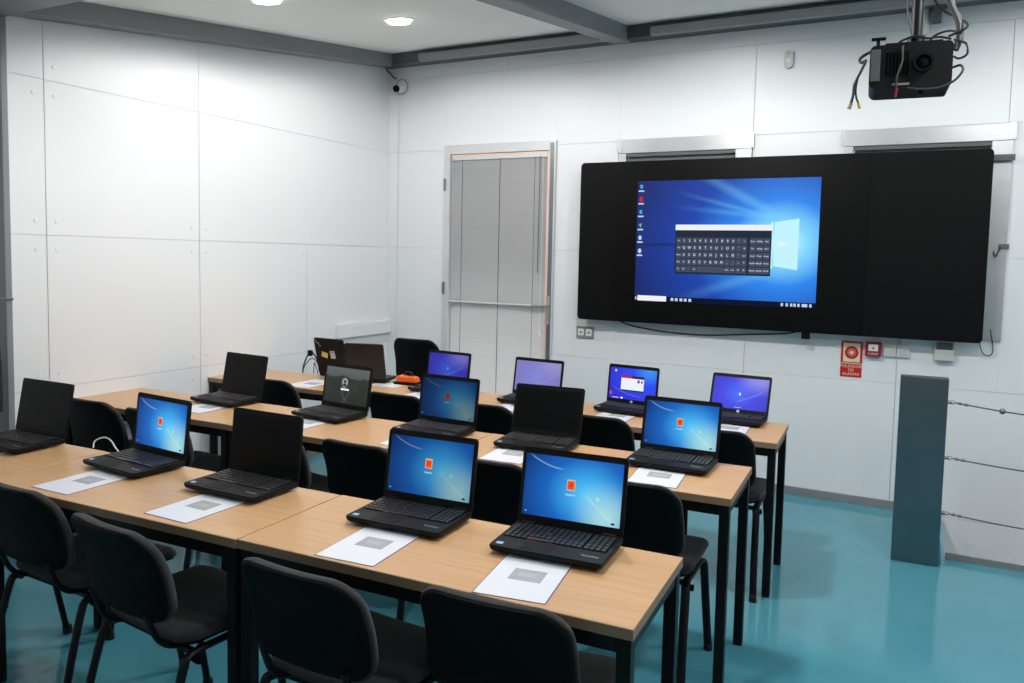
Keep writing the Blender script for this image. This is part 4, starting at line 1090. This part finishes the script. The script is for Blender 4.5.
for z, sag, nm, nut in ((.872, .032, 'topmost', True), (.580, .022, 'middle', False), (.286, .022, 'lowest', False)):
    P0 = Vector((4.33, -.904, z)); P1 = Vector((5.75, -.86, z + .02))
    path = []
    for i in range(25):
        q = i / 24; p = P0.lerp(P1, q); p.z -= sag * 4 * q * (1 - q) + .025 * math.sin(min(1, q * 2.2) * PI / 2) * (1 - q); path.append(p)
    t = thing('wire_rope', nm + ' of the three thin steel ropes strung right from the steel post', 'rope', P0, group='guard ropes of the stairwell')
    bm = bmesh.new(); tube(bm, [p - P0 for p in path], .0038, 6); obj('rope', bm, WIRE, t)
    bm = bmesh.new()
    d_ = (path[1] - path[0]).normalized()
    for e in (.012, .04): cyl(bm, d_ * e, d_ * (e + .018), .0075, 10)
    obj('ferrule', bm, WIRE, t)
    if nut:
        bm = bmesh.new(); c_ = path[4] - P0; c_ = c_ + (path[3] - path[4]) * .45; sphere(bm, c_, .015, (1, .9, 1), 12, 8); o = obj('rope_clamp', bm, WIRE, t); o['label'] = 'round steel clamp'
bm = bmesh.new(); box(bm, (5.75, -.9, 0.0), (5.80, -.82, .99), .004); tag(obj('end_post', bm, STAIN), 'narrow steel end post holding the far ends of the wire ropes', 'post')

# ------------------------------------------------------------------ projector
PYY = -2.0
s = thing('projector', 'black ceiling projector with tangled cables, upper right', 'projector', (4.048, PYY, 2.235), .06)
bm = bmesh.new()
fr = rrect(.285, .165, (.012, .018, .02, .026), 5, 0, .098)
prism(bm, fr, lambda u, v: (u, -.11, v), lambda u, v: (u, .11, v)); bmesh.ops.recalc_face_normals(bm, faces=bm.faces); obj('case', bm, PROJ, s, smooth=35)
bm = bmesh.new(); ring(bm, (.045, -.124, .105), 'y', .026, .036, .0135); lr = obj('lens_ring', bm, SHELL, s)
bm = bmesh.new(); sphere(bm, (.045, -.112, .105), .026, (1, .35, 1)); obj('lens_glass', bm, TVBEZ, lr)
bm = bmesh.new(); box(bm, (-.139, -.1135, .045), (-.105, -.1102, .165), .002); obj('side_panel', bm, STEELD, s)
bm = bmesh.new()
for q in range(7): box(bm, (-.085 + q * .012, -.1125, .06), (-.079 + q * .012, -.1102, .15))
obj('vent_grille', bm, WELL, s, smooth=0)
bm = bmesh.new(); box(bm, (-.06, -.1120, .025), (.0, -.1102, .033)); obj('front_label', bm, GREYP, s, smooth=0)
bm = bmesh.new(); cyl(bm, (-.115, -.06, .181), (-.115, -.06, .212), .007, 10); box(bm, (-.140, -.07, .212), (-.088, -.05, .222), .003); obj('adjusting_screw', bm, SHELL, s)
bm = bmesh.new(); cyl(bm, (.045, -.05, .0), (.045, -.05, .0155), .010, 10); obj('foot', bm, SHELL, s)
m = thing('projector_mount', 'black ceiling pole bracket carrying the projector', 'bracket', (4.048, PYY, 2.42), .06)
zc = zceil(PYY)
bm = bmesh.new(); cyl(bm, (.02, 0, .02), (.02, 0, zc - 2.42), .021, 16); obj('pole', bm, BLKMETAL, m)
bm = bmesh.new(); box(bm, (-.09, -.07, .0005), (.11, .07, .012), .003); cyl(bm, (.02, 0, .012), (.02, 0, .045), .032, 16); obj('mount_plate', bm, BLKMETAL, m)
bm = bmesh.new(); cyl(bm, (.02, 0, zc - 2.42 - .012), (.02, 0, zc - 2.42 - .001), .07, 24); obj('ceiling_flange', bm, BLKMETAL, m)
def cab(name, pts, r, m_, lab, n=7):
    b = bmesh.new(); tube(b, smooth_path([(4.048 + x, PYY + y, 2.235 + z) for x, y, z in pts], n), r, 8); return tag(obj(name, b, m_), lab, 'cable')
cab('cable_sleeve', [(.10, -.02, zceil(PYY) - 2.24), (.115, -.025, .42), (.135, -.03, .33), (.163, -.04, .26), (.168, -.045, .20), (.155, -.05, .155)], .013, CABLEG, 'thick grey sleeved cable coming down to the right side of the projector')
cab('power_lead', [(.06, .02, .64), (.065, .02, .42), (.10, .0, .33), (.155, -.03, .28), (.19, -.06, .245), (.18, -.07, .222), (.13, -.06, .205)], .0045, CABLEB, 'thin black lead right of the projector pole')
cab('thin_wire', [(-.015, -.02, .62), (-.022, -.03, .40), (-.012, -.03, .30), (.002, -.03, .24), (.004, -.03, .205)], .003, CABLEG, 'thin grey wire left of the projector pole')
CB = cab('cable_bundle', [(-.10, .0, .195), (-.145, -.04, .175), (-.175, -.06, .15), (-.168, -.08, .13), (-.150, -.12, .125), (-.165, -.13, .085), (-.185, -.13, .04), (-.188, -.13, .0), (-.195, -.13, -.035)], .006, CABLEB, 'black cable bundle dangling down the left side of the projector')
LL = cab('loose_lead', [(-.152, -.118, .118), (-.172, -.125, .075), (-.180, -.125, .02), (-.176, -.125, -.015), (-.168, -.125, -.035)], .004, CABLEB, 'loose black lead beside the dangling bundle')
b = bmesh.new(); cyl(b, (4.048 - .168, PYY - .125, 2.235 - .036), (4.048 - .163, PYY - .125, 2.235 - .056), .0055, 10); obj('cable_plug', b, YTIP, LL)['label'] = 'yellow plug'
b = bmesh.new(); cyl(b, (4.048 - .195, PYY - .13, 2.235 - .0355), (4.048 - .201, PYY - .13, 2.235 - .056), .0075, 10); obj('cable_plug', b, GREYP, CB)['label'] = 'grey plug'
cab('looped_cable', [(.155, -.05, .19), (.19, -.07, .17), (.195, -.08, .13), (.17, -.08, .115), (.15, -.08, .125)], .0045, CABLEB, 'black cable loop at the upper right of the projector')
cab('lower_lead', [(.148, -.07, .085), (.175, -.10, .085), (.182, -.115, .06), (.155, -.12, .025), (.11, -.12, .005), (.05, -.12, .003), (-.0, -.115, .012)], .0045, CABLEG, 'grey lead looping under the right side of the projector')
CL = cab('crossing_lead', [(-.015, -.06, .19), (-.022, -.118, .165), (-.02, -.1195, .12), (-.03, -.1195, .08), (-.038, -.12, .05), (-.037, -.119, .013)], .0035, CABLEG, 'grey lead hanging across the front of the projector')
cab('top_lead', [(-.06, .0, .192), (-.03, -.03, .212), (.02, -.04, .222), (.06, -.04, .21), (.10, -.03, .214), (.14, -.04, .20)], .0045, CABLEB, 'black lead lying in curls on top of the projector')
cab('curled_lead', [(.06, .03, .20), (.08, .0, .225), (.12, -.02, .235), (.155, -.04, .225), (.165, -.05, .20), (.15, -.06, .19)], .004, CABLEB, 'black curled lead on top right of the projector')
b = bmesh.new(); cyl(b, (4.048 - .036, PYY - .117, 2.235 + .013), (4.048 - .04, PYY - .117, 2.235 - .02), .005, 10); obj('cable_plug', b, DRED, CL)['label'] = 'dark red plug'
# white conduit behind the pole
b = bmesh.new(); cyl(b, (4.085, -.03, 2.99), (4.085, -.03, 3.14), .022, 14); tag(obj('white_conduit', b, WHITEP), 'short white conduit at the wall top behind the projector pole', 'conduit')
b = bmesh.new(); box(b, (4.12, -.125, 3.055), (4.17, -.0125, 3.141), .003); tag(obj('beam_bracket', b, STEELD), 'dark bracket under the back beam right of the projector pole', 'bracket')

# ------------------------------------------------------------------ dark coat at the left edge
s = thing('hanging_coat', 'dark coat hanging beside the grey post at the left edge', 'coat', (.0, -3.318, .60))
bm = bmesh.new()
R = []
for q in range(15):
    z = .62 * q / 14; wd = .088 - .03 * (q / 14) ** 3; rr = []
    for a in range(22):
        an = 2 * PI * a / 22; fold = 1 + .16 * math.sin(an * 5 + q * .25)
        rr.append(bm.verts.new((.075 + .052 * math.cos(an) * fold, wd * math.sin(an) * fold, z)))
    R.append(rr)
for a, b in zip(R[:-1], R[1:]):
    for i in range(22): bm.faces.new((a[i], a[(i + 1) % 22], b[(i + 1) % 22], b[i]))
bm.faces.new(R[0][::-1]); bm.faces.new(R[-1])
obj('coat_body', bm, CLOTH, s, smooth=70)
for sy in (-1, 1):
    bm = bmesh.new(); tube(bm, smooth_path([(.09, sy * .06, .60), (.11, sy * .072, .45), (.115, sy * .075, .25), (.12, sy * .07, .16)], 5), .032, 10); obj('sleeve', bm, CLOTH, s, smooth=70)
bm = bmesh.new(); tube(bm, smooth_path([(.0125, .225, .70), (.05, .10, .70), (.07, 0, .66), (.07, 0, .615)], 5), .006, 8); obj('hook', bm, ALUD, s)

# ------------------------------------------------------------------ outside: unseen canopy added to shade the door, ground, sun
bm = bmesh.new(); box(bm, (-.6, .0805, 2.72), (6.2, 3.05, 2.80)); struct(obj('trim_sun_blocker', bm, STEEL, smooth=0))  # unseen slab, added so sunlight reaches only the lower part of the blind
bm = bmesh.new(); box(bm, (-6, .0805, -.3), (12, 9, -.16)); struct(obj('floor_outside', bm, mat('pale_concrete', lin(190, 186, 180), .9, var=.1), smooth=0))
sl_ = bpy.data.lights.new('sun', 'SUN'); sl_.energy = 11.0; sl_.angle = math.radians(20); sl_.color = (1.0, .97, .95)
so_ = bpy.data.objects.new('sun', sl_); COL.objects.link(so_); so_.rotation_euler = (math.radians(-60), 0, 0); so_.location = (1, 6, 6)
# ------------------------------------------------------------------ light and camera
w = bpy.data.worlds.new('World'); SC.world = w; w.use_nodes = True
bg = w.node_tree.nodes['Background']; bg.inputs[0].default_value = (.92, .95, 1.0, 1); bg.inputs[1].default_value = 1.0

cam = bpy.data.cameras.new('Camera'); co = bpy.data.objects.new('Camera', cam); COL.objects.link(co)
f, yaw, pitch, roll = 766.7394, .4613, .0687, .023
fw = Vector((-math.sin(yaw) * math.cos(pitch), math.cos(yaw) * math.cos(pitch), -math.sin(pitch)))
rt = Vector((math.cos(yaw), math.sin(yaw), 0)); up = rt.cross(fw)
r2 = math.cos(roll) * rt + math.sin(roll) * up; u2 = -math.sin(roll) * rt + math.cos(roll) * up
M = Matrix(((r2.x, u2.x, -fw.x, 4.1194), (r2.y, u2.y, -fw.y, -5.393), (r2.z, u2.z, -fw.z, 1.5748), (0, 0, 0, 1)))
co.matrix_world = M
cam.sensor_width = 36; cam.lens = f * 36 / 1024; cam.shift_x = -22.8094 / 1024; cam.shift_y = -31.9317 / 1024
cam.clip_start = .05
SC.camera = co
SC.view_settings.view_transform = 'Standard'; SC.view_settings.look = 'None'; SC.view_settings.gamma = 1; SC.view_settings.exposure = 0
SC.view_settings.use_curve_mapping = False
